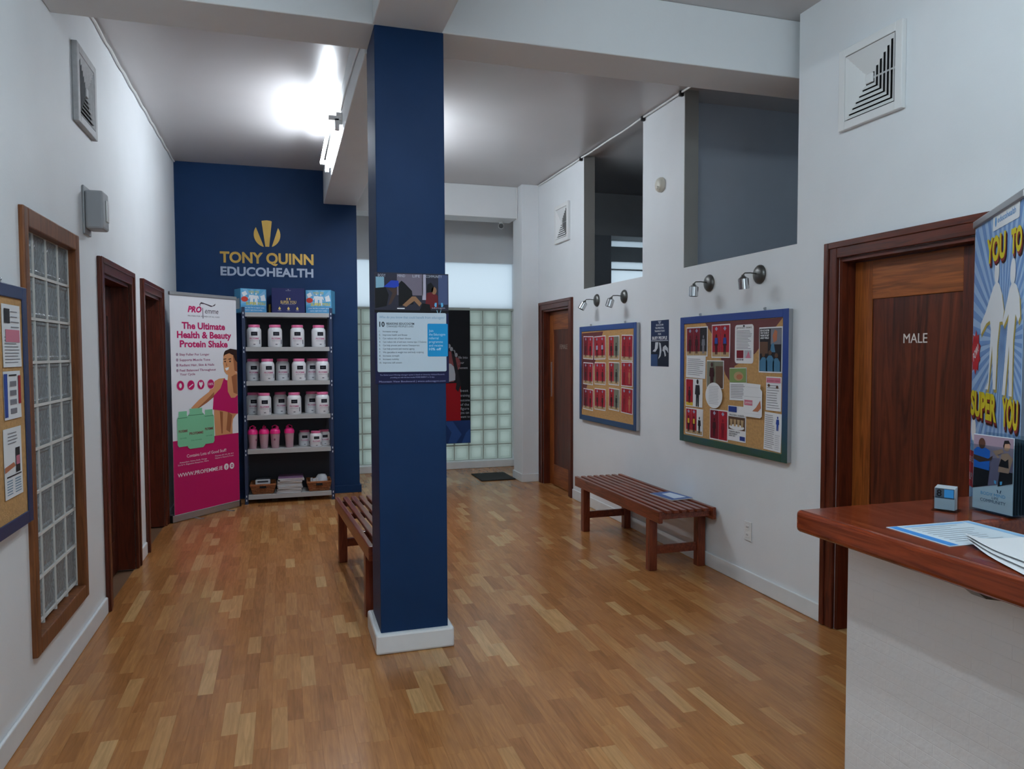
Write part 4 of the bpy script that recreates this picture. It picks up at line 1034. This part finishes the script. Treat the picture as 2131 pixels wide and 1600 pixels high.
# ------------------------------------------------------------------ notice boards
def grad_frame(name, top, bot, z0, z1):
    m, nt, p = base_mat(name)
    tc = nt.nodes.new('ShaderNodeTexCoord'); sp = nt.nodes.new('ShaderNodeSeparateXYZ'); mr = nt.nodes.new('ShaderNodeMapRange')
    mr.inputs['From Min'].default_value = z0; mr.inputs['From Max'].default_value = z1
    nz = nt.nodes.new('ShaderNodeTexNoise'); nz.inputs['Scale'].default_value = 9
    ad = nt.nodes.new('ShaderNodeMath'); ad.operation = 'MULTIPLY_ADD'; ad.inputs[1].default_value = 0.30
    nt.links.new(tc.outputs['Object'], sp.inputs[0]); nt.links.new(tc.outputs['Object'], nz.inputs['Vector'])
    nt.links.new(nz.outputs['Fac'], ad.inputs[0]); nt.links.new(sp.outputs['Z'], ad.inputs[2]); nt.links.new(ad.outputs[0], mr.inputs['Value'])
    r = nt.nodes.new('ShaderNodeValToRGB'); r.color_ramp.elements[0].color = S(*bot); r.color_ramp.elements[1].color = S(*top)
    nt.links.new(mr.outputs[0], r.inputs[0]); nt.links.new(r.outputs[0], p.inputs['Base Color']); p.inputs['Roughness'].default_value = .4
    return m
def notice_board(loc, rotz, W, H, label, fm, maroon):
    t = tag(empty('notice_board', loc, rotz), label, 'notice board')
    MB().box(0.003, -.030, 0.003, W-.003, -.002, H-.003).build('backing', SILVER, t)
    MB().rect(.05, .05, W-.05, H-.05, -.0305).build('cork', CORK, t)
    f = .052
    for bx in ((0, -.037, 0, f, -.0308, H), (W-f, -.037, 0, W, -.0308, H), (f, -.037, H-f, W-f, -.0308, H), (f, -.037, 0, W-f, -.0308, f)):
        MB().box(*bx).build('frame', fm, t, bevel=.003)
    if maroon: MB().flat(maroon, -.0310).build('painted_patch', mat('maroon_paint', (92, 34, 36), .6, var=.1, vscale=10), t)
    for u in (.2, .8):
        MB().box(W*u-.006, -.024, H-.002, W*u+.006, -.010, H+.022).tube([(W*u, -.024, H+.014), (W*u, -.028, H+.014)], .005, 8).build('hanger', SILVER, t, bevel=.002)
    return t
FM1 = grad_frame('blue_frame_paint', (34, 66, 128), (30, 62, 96), 0, 1)
FM2 = grad_frame('blue_green_frame_paint', (28, 60, 132), (38, 74, 58), .15, .75)
notice_board((XR-.001, 7.085, .884), RW, 1.285, .952, 'blue framed notice board beside the FEMALE door with rows of red sheets', FM1,
             [(.055, .885), (.58, .890), (.545, .83), (.366, .56), (.30, .50), (.182, .34), (.115, .18), (.055, .10)])
notice_board((XR-.001, 5.058, .892), RW, 1.275, .948, 'blue and green framed notice board near the counter crowded with mixed notices', FM2,
             [(.345, .893), (1.215, .893), (.938, .671), (.715, .588), (.669, .471), (.604, .529), (.483, .766)])
notice_board((XL+.001, 2.28, .878), LW, 1.270, .975, 'navy framed notice board beside the glass block window', BLUEFRAME, [(.055, .60), (.055, .92), (.95, .92), (.75, .62), (.4, .75)])
NY = -.0320
RED, DRED, FIG, LOGO, TAN, OLV = pr(154, 30, 44), pr(112, 22, 38), pr(58, 22, 28), pr(150, 156, 182), pr(176, 150, 112), pr(118, 120, 104)
PRM = [PAPER, RED, DRED, FIG, LOGO, TAN, OLV, pr(36, 34, 38), pr(44, 72, 150), pr(206, 176, 60), pr(120, 120, 128), pr(40, 60, 128), pr(70, 116, 146), pr(176, 110, 80), pr(90, 66, 52), pr(124, 148, 92), pr(200, 120, 140), pr(176, 180, 188)]
def paper(origin, rotz, u0, v0, u1, v1, label, group=None, tilt=0.0, cat='notice', lift=0.0, shape=None):
    # a sheet pinned to a board; origin is the board's lower corner, u along the board
    W, H = u1-u0, v1-v0
    c, s_ = math.cos(rotz), math.sin(rotz)
    uc = (u0+u1)/2; yy = NY-lift
    loc = (origin[0]+uc*c-yy*s_, origin[1]+uc*s_+yy*c, origin[2]+v0)
    if shape: o = MB().prism(shape(W, H), -.0008, 0).build('notice_sheet', PAPER, None, loc, rotz)
    else:
        b = MB(); n = 6                              # slight curl towards the lower edge
        P0 = []
        for k in range(n+1):
            f_ = k/n; P0.append((f_*H, -.0008-.0015*(1-f_)**3))
        for k in range(n):
            b.poly([(-W/2, P0[k][1], P0[k][0]), (W/2, P0[k][1], P0[k][0]), (W/2, P0[k+1][1], P0[k+1][0]), (-W/2, P0[k+1][1], P0[k+1][0])])
            b.poly([(-W/2, P0[k+1][1]+.0006, P0[k+1][0]), (W/2, P0[k+1][1]+.0006, P0[k+1][0]), (W/2, P0[k][1]+.0006, P0[k][0]), (-W/2, P0[k][1]+.0006, P0[k][0])])
        o = b.build('notice_sheet', PAPER, None, loc, rotz)
    o.rotation_euler[1] = tilt
    tag(o, label, cat, group)
    return o, W, H
def figure(b, cx, z0, h, m, y):
    b.ell(cx, z0+h*.90, h*.07, h*.09, y, m, 10)
    b.flat([(cx-h*.13, z0+h*.78), (cx+h*.13, z0+h*.78), (cx+h*.17, z0+h*.45), (cx+h*.10, z0+h*.42), (cx+h*.10, z0), (cx+h*.02, z0), (cx, z0+h*.35), (cx-h*.02, z0), (cx-h*.10, z0), (cx-h*.10, z0+h*.42), (cx-h*.17, z0+h*.45)], y, m)
def panels(b, W, H, cols, y=-.0030, floor=True, shirt=None):
    n = len(cols); m_ = .008; w_ = (W-2*m_)/n
    for i, (bg, fg) in enumerate(cols):
        x0 = -W/2+m_+i*w_+.001; x1 = x0+w_-.002; zb = H*.17 if floor else m_
        b.rect(x0, zb, x1, H-m_, y, bg)
        if floor: b.rect(x0, m_, x1, zb, y, 5)
        cx = (x0+x1)/2; figure(b, cx, H*.10, H*.62, fg, y-.0005)
        if shirt is not None and bg in (1, 2): b.rect(cx-w_*.17, H*.42, cx+w_*.17, H*.60, y-.0010, shirt)
        if bg in (1, 2): b.flat([(cx-.018, H*.87), (cx, H*.94), (cx+.018, H*.87), (cx, H*.80)], y-.0005, 4)
def textlines(b, W, H, v0, v1, n, m=10, y=-.0030, x0=.08, x1=.92, rag=.25):
    for k in range(n):
        v = v1-(v1-v0)*(k+.5)/n; e = x1-rag*rnd.random()*(x1-x0)
        b.rect((x0-.5)*W, v*H-.0016, (e-.5)*W, v*H+.0016, y, m)
B1 = [(0.094, 0.621, 0.346, 0.852), (0.095, 0.365, 0.346, 0.587), (0.095, 0.109, 0.347, 0.322), (0.375, 0.621, 0.644, 0.848), (0.385, 0.376, 0.645, 0.592), (0.385, 0.129, 0.646, 0.338),
      (0.713, 0.621, 0.942, 0.844), (0.715, 0.385, 0.943, 0.599), (0.716, 0.149, 0.945, 0.356), (0.984, 0.611, 1.212, 0.846), (0.985, 0.384, 1.214, 0.605), (0.980, 0.140, 1.216, 0.371)]
O1 = (XR-.001, 7.085, .884)
for i, (u0, v0, u1, v1) in enumerate(B1):
    c_, r_ = i//3, i % 3
    row = ('top', 'middle', 'bottom')[r_]
    lb = ('half red, half grey photo sheet in the %s row beside the FEMALE door' % row) if c_ == 2 else \
         'red two-figure photo sheet, %s row, %s from the FEMALE door' % (row, ordw[c_])
    o, W, H = paper(O1, RW, u0, v0, u1, v1, lb, 'red photo sheets on the board beside the FEMALE door', rnd.uniform(-.03, .03))
    b = MB()
    if c_ == 2: panels(b, W, H, ((1, 3), (6, 7)))
    elif c_ == 0: panels(b, W, H, ((2, 3), (1, 3)))
    elif c_ == 1: panels(b, W, H, ((1, 3), (1, 3)), shirt=None if r_ else 4)
    else: panels(b, W, H, ((1, 2), (1, 13 if r_ else 2)), floor=(r_ == 0))
    b.build('print', PRM, o)
O2 = (XR-.001, 5.058, .892)
def bp(rc, lb, tilt=0.0, lift=0.0, shape=None, cat='notice'): return paper(O2, RW, *rc, lb, None, tilt, cat, lift, shape)
o, W, H = bp((0.089, 0.650, 0.381, 0.869), 'three-panel red photo sheet at the top corner of the crowded board'); b = MB(); panels(b, W, H, ((2, 3), (2, 3), (7, 10))); b.build('print', PRM, o)
o, W, H = bp((0.435, 0.642, 0.662, 0.877), 'red photo sheet of two figures in blue shirts'); b = MB(); panels(b, W, H, ((1, 3), (1, 3)), shirt=8); b.build('print', PRM, o)
def rsh(W, H):
    P = []; r = .022
    for cx, cz, a0 in ((W/2-r, H-r, 0), (-W/2+r, H-r, 90), (-W/2+r, r, 180), (W/2-r, r, 270)):
        for k in range(5): a = math.radians(a0+22.5*k); P.append((cx+r*math.cos(a), cz+r*math.sin(a)))
    return P
o, W, H = bp((0.718, 0.606, 0.925, 0.865), 'white round-cornered text sheet on the maroon patch', shape=rsh); b = MB(); yq = -.0014
b.text('protein news', 0, H*.90, .022, yq, 7, width=W*.8); textlines(b, W, H, .36, .86, 13, 10, yq)
b.rect(-W*.40, H*.14, -W*.02, H*.34, yq, 2).rect(W*.02, H*.14, W*.40, H*.34, yq, 17).flat([(W*.1, H*.14), (W*.25, H*.32), (W*.36, H*.14)], yq-.0004, 16)
for k in range(4): b.ell(-W*.36+k*W*.10, H*.10, .008, .008, yq, 10, 8)
b.tube([(0, -.001, H*.965), (0, -.006, H*.965)], .006, 8, 7); b.build('print', PRM, o)
o, W, H = bp((0.985, 0.551, 1.218, 0.840), 'dark photo flyer with blue shirts and white capitals on the crowded board'); b = MB()
b.rect(-W*.47, H*.03, W*.47, H*.97, -.0030, 7).rect(W*.02, H*.62, W*.46, H*.96, -.0034, 10).rect(-W*.46, H*.42, -W*.1, H*.68, -.0034, 14)
for k, s_ in enumerate(('EDUCOGYM', 'WHY DOES IT', 'WORK SO FAST', 'AND WELL?')): b.text(s_, -W*.24, H*(.91-.055*k), .016, -.0038, 0, width=W*.38, bold=.03)
for x, z, r in ((-.28, .14, .16), (0, .18, .17), (.27, .12, .15)): b.flat([(W*(x-r), H*.03), (W*(x-r), H*(z+.12)), (W*(x-.06), H*(z+.20)), (W*(x+.06), H*(z+.20)), (W*(x+r), H*(z+.12)), (W*(x+r), H*.03)], -.0038, 12); b.ell(W*x, H*(z+.26), W*.075, H*.055, -.0042, 14, 10)
b.flat([(0, H*.45), (W*.05, H*.62), (W*.15, H*.66), (W*.22, H*.45)], -.0038, 12); b.flat([(W*.1, H*.8), (W*.2, H*.94), (W*.3, H*.9), (W*.28, H*.7), (W*.15, H*.66)], -.0040, 13); b.build('print', PRM, o)
o, W, H = bp((0.086, 0.490, 0.353, 0.654), 'white torn-edged text sheet under the three-panel photo sheet', .02); b = MB(); textlines(b, W, H, .1, .9, 9); b.build('print', PRM, o)
o, W, H = bp((0.081, 0.274, 0.318, 0.484), 'sheet with a red photo beside a standing black figure'); b = MB(); b.rect(-W*.46, H*.15, -W*.05, H*.97, -.0030, 1).rect(-W*.46, H*.03, -W*.05, H*.15, -.0030, 9); figure(b, -W*.25, H*.12, H*.6, 3, -.0034); figure(b, W*.22, -.0*H+.004, H*.98, 7, -.0034); b.build('print', PRM, o)
o, W, H = bp((0.084, 0.063, 0.327, 0.262), 'sheet with red photos of yellow shirts beside a small black figure'); b = MB(); panels(b, W, H, ((1, 3), (1, 3), (0, 7)), shirt=9); b.build('print', PRM, o)
o, W, H = bp((0.372, 0.425, 0.589, 0.623), 'brown photo of a person behind the white oval notice'); b = MB(); b.rect(-W*.47, H*.02, W*.47, H*.97, -.0030, 6).rect(W*.05, H*.02, W*.47, H*.8, -.0032, 14); figure(b, -W*.15, H*.02, H*.92, 3, -.0084); b.build('print', PRM, o)
def oval(W, H): return [(W/2*math.cos(2*PI*k/28), H/2+H/2*math.sin(2*PI*k/28)) for k in range(28)]
o, W, H = bp((0.373, 0.282, 0.588, 0.466), 'white oval notice with rows of small print', 0, .010, oval); b = MB(); textlines(b, W, H, .15, .88, 12, 17, -.0014, .2, .8, .1); b.build('print', PRM, o)
o, W, H = bp((0.418, 0.058, 0.647, 0.276), 'dark red two-figure photo sheet below the white oval notice'); b = MB(); panels(b, W, H, ((2, 3), (1, 2)), floor=False); b.build('print', PRM, o)
o, W, H = bp((0.663, 0.356, 0.860, 0.577), 'recipe sheet with a food photo along its upper edge', -.03); b = MB(); b.rect(-W*.48, H*.55, W*.48, H*.98, -.0030, 15).ell(.01, H*.74, W*.28, H*.14, -.0034, 5, 14).ell(.02, H*.72, W*.18, H*.08, -.0038, 13, 12); textlines(b, W, H, .05, .5, 9); b.build('print', PRM, o)
def jarshape(W, H): return [(-W*.46, 0), (W*.40, 0), (W*.5, H*.05), (W*.5, H*.78), (W*.40, H*.86), (W*.42, H*.98), (-W*.36, H), (-W*.38, H*.88), (-W*.5, H*.80), (-W*.5, H*.05)]
o, W, H = bp((0.839, 0.256, 1.037, 0.478), 'white jar shaped cut-out pinned between the paper notices', 0, .012, jarshape); b = MB(); yq = -.0014
b.rect(-W*.45, H*.34, 0, H*.50, yq, 16).flat([(0, H*.18), (W*.2, H*.30), (W*.42, H*.52), (W*.46, H*.30), (W*.30, H*.18)], yq-.0004, 13).rect(-W*.36, H*.88, W*.40, H*.885, yq, 17).rect(-W*.45, H*.60, W*.45, H*.604, yq, 7).rect(-W*.45, H*.10, W*.45, H*.104, yq, 17); b.text('protein', -W*.2, H*.40, .020, yq-.0004, 0, width=W*.35); b.build('print', PRM, o)
o, W, H = bp((0.644, 0.076, 0.853, 0.316), 'white flyer with two blue squares and a photo of shake glasses'); b = MB(); yq = -.0030
b.rect(-W*.46, H*.82, W*.0, H*.98, yq, 11).rect(W*.18, H*.04, W*.46, H*.16, yq, 11).text('PROTEIN SHAKES', 0, H*.71, .018, yq, 7, width=W*.8).rect(-W*.46, H*.32, W*.46, H*.69, yq, 14).ell(0, H*.40, W*.42, H*.08, yq-.0004, 0, 16)
for k in range(4): b.flat([(W*(-.34+.2*k), H*.42), (W*(-.24+.2*k), H*.42), (W*(-.21+.2*k), H*.62), (W*(-.37+.2*k), H*.62)], yq-.0008, 5)
for k, s_ in enumerate(('STRENGTH, HEALTH', 'AND ENERGY', 'EVERY DAY')): b.text(s_, -W*.42, H*(.24-.06*k), .014, yq, 7, 'L', width=W*(.6-.12*k), bold=.02)
b.build('print', PRM, o)
o, W, H = bp((1.062, 0.313, 1.213, 0.527), 'narrow white text sheet with a pink heading on the crowded board'); b = MB(); b.rect(-W*.46, H*.82, W*.46, H*.97, -.0030, 16); b.text('protein news', 0, H*.86, .016, -.0034, 2, width=W*.8); textlines(b, W, H, .05, .78, 10, 10); b.ell(-W*.3, H*.74, .012, .010, -.0034, 14, 10).ell(W*.25, H*.70, .012, .010, -.0034, 14, 10); b.build('print', PRM, o)
o, W, H = bp((1.044, 0.060, 1.214, 0.300), 'long white text sheet at the bottom corner with a small blue figure', .03); b = MB(); textlines(b, W, H, .04, .95, 17, 10, -.0030, .06, .62); figure(b, W*.28, H*.55, H*.38, 8, -.0030); textlines(b, W, H, .04, .45, 8, 17, -.0030, .66, .94); b.build('print', PRM, o)
O3 = (XL+.001, 2.28, .878)
def lp(rc, lb): return paper(O3, LW, *rc, lb)
o, W, H = lp((.985, .650, 1.190, .895), 'white text sheet with a small dark photo, uppermost on the navy framed board'); b = MB(); b.rect(-W*.40, H*.70, -W*.1, H*.93, -.0030, 7); textlines(b, W, H, .52, .93, 5, 10, -.0030, .44, .92); b.rect(-W*.35, H*.40, W*.42, H*.60, -.0032, 16); textlines(b, W, H, .05, .50, 9, 10); b.build('print', PRM, o)
o, W, H = lp((.980, .446, 1.170, .634), 'white list sheet between blue and red pictures on the navy framed board'); b = MB(); b.rect(-W*.49, H*.05, -W*.30, H*.95, -.0030, 8).rect(W*.34, H*.3, W*.49, H*.9, -.0030, 1)
for k in range(4): b.rect(-W*.15, H*(.68-.19*k), W*.22, H*(.79-.19*k), -.0030, 10)
b.rect(-W*.2, H*.90, W*.25, H*.93, -.0030, 7); b.build('print', PRM, o)
o, W, H = lp((.960, .140, 1.160, .412), 'white flyer with a photo of an arm, lowest on the navy framed board'); b = MB(); textlines(b, W, H, .76, .95, 4, 10, -.0030, .2, .8); b.flat([(-W*.5+.002, H*.38), (-W*.5+.002, H*.46), (0, H*.50), (W*.1, H*.44)], -.0030, 13).rect(W*.12, H*.34, W*.36, H*.70, -.0030, 7).rect(W*.14, H*.45, W*.34, H*.58, -.0034, 16).rect(-W*.40, H*.30, W*.42, H*.32, -.0030, 7); textlines(b, W, H, .04, .27, 6, 12, -.0030, .1, .42, .1); textlines(b, W, H, .04, .27, 6, 12, -.0030, .55, .9, .1); b.build('print', PRM, o)

# ------------------------------------------------------------------ mat, counter and the things on it
o = tag(MB().box(2.30, 8.66, 0.001, 2.735, 9.20, 0.012).build('door_mat', mat('black_rubber', (26, 28, 28), .8, bump=.3, bscale=200), bevel=.004), 'black rubber mat on the floor before the glass block wall', 'mat')
def brickpaint():
    m, nt, p = base_mat('white_painted_render')
    tc = nt.nodes.new('ShaderNodeTexCoord'); mp = nt.nodes.new('ShaderNodeMapping'); mp.inputs['Rotation'].default_value = (PI/2, 0, PI/2)
    br = nt.nodes.new('ShaderNodeTexBrick'); br.inputs['Scale'].default_value = 1; br.inputs['Brick Width'].default_value = .11; br.inputs['Row Height'].default_value = .036
    br.inputs['Mortar Size'].default_value = .0016; br.inputs['Mortar Smooth'].default_value = 1
    sw = nt.nodes.new('ShaderNodeSeparateXYZ'); cb_ = nt.nodes.new('ShaderNodeCombineXYZ')
    nt.links.new(tc.outputs['Object'], sw.inputs[0]); nt.links.new(sw.outputs['Y'], cb_.inputs['X']); nt.links.new(sw.outputs['Z'], cb_.inputs['Y'])
    nt.links.new(cb_.outputs[0], br.inputs['Vector'])
    nz = nt.nodes.new('ShaderNodeTexNoise'); nz.inputs['Scale'].default_value = 45; nt.links.new(tc.outputs['Object'], nz.inputs['Vector'])
    ad = nt.nodes.new('ShaderNodeMath'); ad.operation = 'MULTIPLY_ADD'; ad.inputs[1].default_value = -.6
    nt.links.new(br.outputs['Fac'], ad.inputs[0]); nt.links.new(nz.outputs['Fac'], ad.inputs[2])
    bmp = nt.nodes.new('ShaderNodeBump'); bmp.inputs['Strength'].default_value = .28; bmp.inputs['Distance'].default_value = .006
    nt.links.new(ad.outputs[0], bmp.inputs['Height']); nt.links.new(bmp.outputs[0], p.inputs['Normal'])
    p.inputs['Base Color'].default_value = S(222, 224, 226); p.inputs['Roughness'].default_value = .55
    return m
ct = tag(empty('reception_counter', (1.68, 1.87, 0), 0), 'white reception counter with a thick mahogany top', 'counter')
MB().box(0, -3.2, 0, .11, 0, 1.009).build('front_panel', brickpaint(), ct, bevel=.006)
MB().box(.11, -.11, 0, .70, 0, 1.009).build('end_panel', WHITE, ct, bevel=.004)
tp = [(-.14, .072), (.76, .072), (.76, -.235), (.235, -.235), (.235, -3.2), (-.14, -3.2)]
b = MB(); b.v = [(x, y_, z) for z in (1.010, 1.080) for x, y_ in tp]
n = 6
b.f = [tuple(range(n))] + [tuple(range(n, 2*n))[::-1]] + [(i, n+i, n+(i+1) % n, (i+1) % n) for i in range(n)]; b.m = [0]*8
b.f = [f[::-1] for f in b.f]
b.f[0] = tuple(range(n))
o = b.build('counter_top', COUNTW, ct)
bm = bmesh.new(); bm.from_mesh(o.data); bmesh.ops.recalc_face_normals(bm, faces=bm.faces); bm.to_mesh(o.data); bm.free()
bv = o.modifiers.new('bevel', 'BEVEL'); bv.width = .014; bv.segments = 3; bv.limit_method = 'ANGLE'
b = MB().prism([(0, 0), (-.085, 0), (-.078, -.016), (-.050, -.036), (0, -.046)], -.02, .02)
b.build('bracket', wood('dark_bracket_wood', (52, 44, 30), (80, 70, 50)), ct, (-.001, -.50, 1.0095), 0)

def on_counter(name, x, y_, rot, label, cat): return tag(empty(name, (x, y_, 1.0805), rot), label, cat)
# laminated sheet
o = on_counter('laminated_sheet', 1.763, 1.545, math.radians(-2), 'blue bordered laminated price sheet lying on the counter', 'sheet')
MB().box(-.145, -.108, 0, .145, .108, .001).build('sheet', pr(206, 218, 226), o)
b = MB(); z = .0014
def hq(x0, y0_, x1, y1_, m, zz=z): b.poly([(x0, y0_, zz), (x1, y0_, zz), (x1, y1_, zz), (x0, y1_, zz)], m)
hq(-.140, -.104, -.112, .104, 0); hq(.118, -.104, .140, .104, 1); hq(-.1, .085, .11, .1, 1)
for k in range(9): hq(-.09, .07-.018*k, .02+.07*rnd.random(), .074-.018*k, 2)
b.build('print', [pr(66, 136, 204), pr(140, 184, 222), pr(150, 160, 168)], o)
# loose papers with curled corners
for k in range(3):
    o = on_counter('paper_sheet', 1.700+.018*k, 1.262+.012*k, math.radians(-24+5*k), 'curled white paper, %s of the loose sheets at the counter edge' % ('lowest', 'middle', 'uppermost')[k], 'paper')
    o.location.z += .003+.0052*k
    b = MB(); n = 8
    for i in range(n):
        for j in range(n):
            def pt(a, c):
                x = -.105+.21*a/n; yy = -.148+.296*c/n
                f_ = max(0, (n*.30-a)/(n*.30))*max(0, (c-n*.55)/(n*.45)); return (x, yy, .016*f_**1.5+.0012*math.sin(a*.9+k))
            b.poly([pt(i, j), pt(i+1, j), pt(i+1, j+1), pt(i, j+1)])
    b.build('page', PAPER, o, smooth=True)
    if k < 2:
        b = MB()
        for q in range(5): b.poly([(-.02, -.12+.04*q, .0030), (.09, -.12+.04*q, .0030), (.09, -.10+.04*q, .0030), (-.02, -.10+.04*q, .0030)])
        b.build('print', pr(60, 66, 84), o)
# leaflet holder
hr = math.atan2(1.641-1.781, 2.055-2.061)
lh = on_counter('leaflet_holder', 2.060, 1.775, hr, 'clear acrylic holder standing on the counter', 'holder')
W, H, D = .150, .242, .060
for bx in ((0, 0, 0, W, .002, H*.86), (0, D, 0, W, D+.002, H), (0, .002, 0, .002, D, H*.9), (W-.002, .002, 0, W, D, H*.9), (.002, .002, 0, W-.002, D, .006)):
    MB().box(*bx).build('acrylic_wall', ACRYL, lh)
def leaf(k):
    yy = .007+.011*k
    c, s_ = math.cos(hr), math.sin(hr)
    o = empty('leaflet', (2.060-yy*s_, 1.775+yy*c, 1.0875), hr)
    tag(o, 'gym leaflet with a photo of a man and a woman, front of the holder' if k == 0 else 'gym leaflet, %s behind the front one in the holder' % ordw[k-1], 'leaflet', 'leaflets in the holder')
    MB().box(.006, 0, 0, W-.006, .0022, .232-.002*k).build('card', pr(44, 62, 74) if k else pr(206, 214, 220), o)
    return o
lf = leaf(0)
for k in range(1, 5): leaf(k)
b = MB(); x0, x1 = .007, W-.007; y = -.0006
b.flat([(x0, .062), (x1, .098), (x1, .230), (x0, .230)], y, 0)
b.rect(x0, .165, x1, .230, y-.0002, 1)
b.flat([(x0, .062), (.060, .078), (.066, .135), (.010, .140)], y-.0006, 2)                       # dark trousers
b.flat([(.010, .128), (.064, .124), (.066, .185), (.052, .192), (.020, .192), (.008, .182)], y-.0008, 3)   # blue shirt
b.flat([(.004+.004, .168), (.060, .160), (.076, .172), (.070, .156), (.030, .146), (.008, .154)], y-.0010, 4)
b.ell(.037, .205, .012, .017, y-.0010, 4, 12)
b.flat([(.094, .080), (x1, .096), (x1, .128), (.100, .130)], y-.0006, 2)
b.flat([(.094, .125), (.130, .125), (x1, .170), (.125, .186), (.105, .180), (.098, .15)], y-.0008, 5)
b.flat([(.096, .142), (.130, .140), (.128, .168), (.118, .160), (.104, .166)], y-.0010, 2)
b.flat([(.075, .186), (.108, .196), (.112, .186), (.092, .176), (.100, .170), (.092, .166)], y-.0010, 5)
b.ell(.122, .205, .011, .015, y-.0012, 5, 12).flat([(.110, .205), (.114, .222), (.128, .224), (.136, .210), (.130, .214), (.116, .212), (.113, .196)], y-.0014, 2)
for sx in (-1, 1): b.flat([(.096+sx*.014, .098), (.096+sx*.006, .096), (.096+sx*.007, .086), (.096+sx*.013, .088)], y-.0014, 6).flat([(.100+sx*.008, .070), (.100+sx*.004, .069), (.100+sx*.002, .060), (.100+sx*.005, .060)], y-.0014, 7)
b.text('BODY MIND', .078, .047, .014, y, 6, width=.085).text('LIFE', .086, .038, .011, y, 7, width=.022).text('COMMUNITY', .078, .026, .014, y, 7, width=.088)
b.build('print', [pr(120, 106, 126), pr(150, 128, 142), pr(28, 26, 30), pr(40, 104, 190), pr(82, 54, 44), pr(178, 136, 112), pr(92, 168, 214), pr(70, 90, 110)], lf)
# card holder
ch = on_counter('card_holder', 1.936, 1.795, math.radians(-62), 'small clear holder of business cards on the counter', 'holder')
MB().box(-.004, -.006, 0, .066, .052, .004).build('foot_plate', ACRYL, ch)
MB().box(0, 0, .004, .062, .002, .045).build('front_lip', ACRYL, ch)
MB().prism([(0, .004), (.062, .004), (.062, .072), (.010, .080), (0, .074)], .040, .042).build('back_plate', ACRYL, ch)
for k in range(6):
    o = MB().box(.003, .006+.0055*k, .0055, .059, .0085+.0055*k, .072+.001*k).build('business_card', pr(196, 204, 210), None)
    o.location = ch.location; o.rotation_euler = ch.rotation_euler
    tag(o, 'pale business card standing in the small clear holder', 'card', 'business cards in the small holder')
    if k == 0:
        MB().rect(.004, .040, .058, .071, .0055, 0).rect(.030, .043, .056, .069, .0051, 1).text('8', .016, .046, .030, .0051, 2, bold=.02).build('print', [pr(70, 82, 92), pr(60, 140, 200), pr(20, 22, 26)], o)
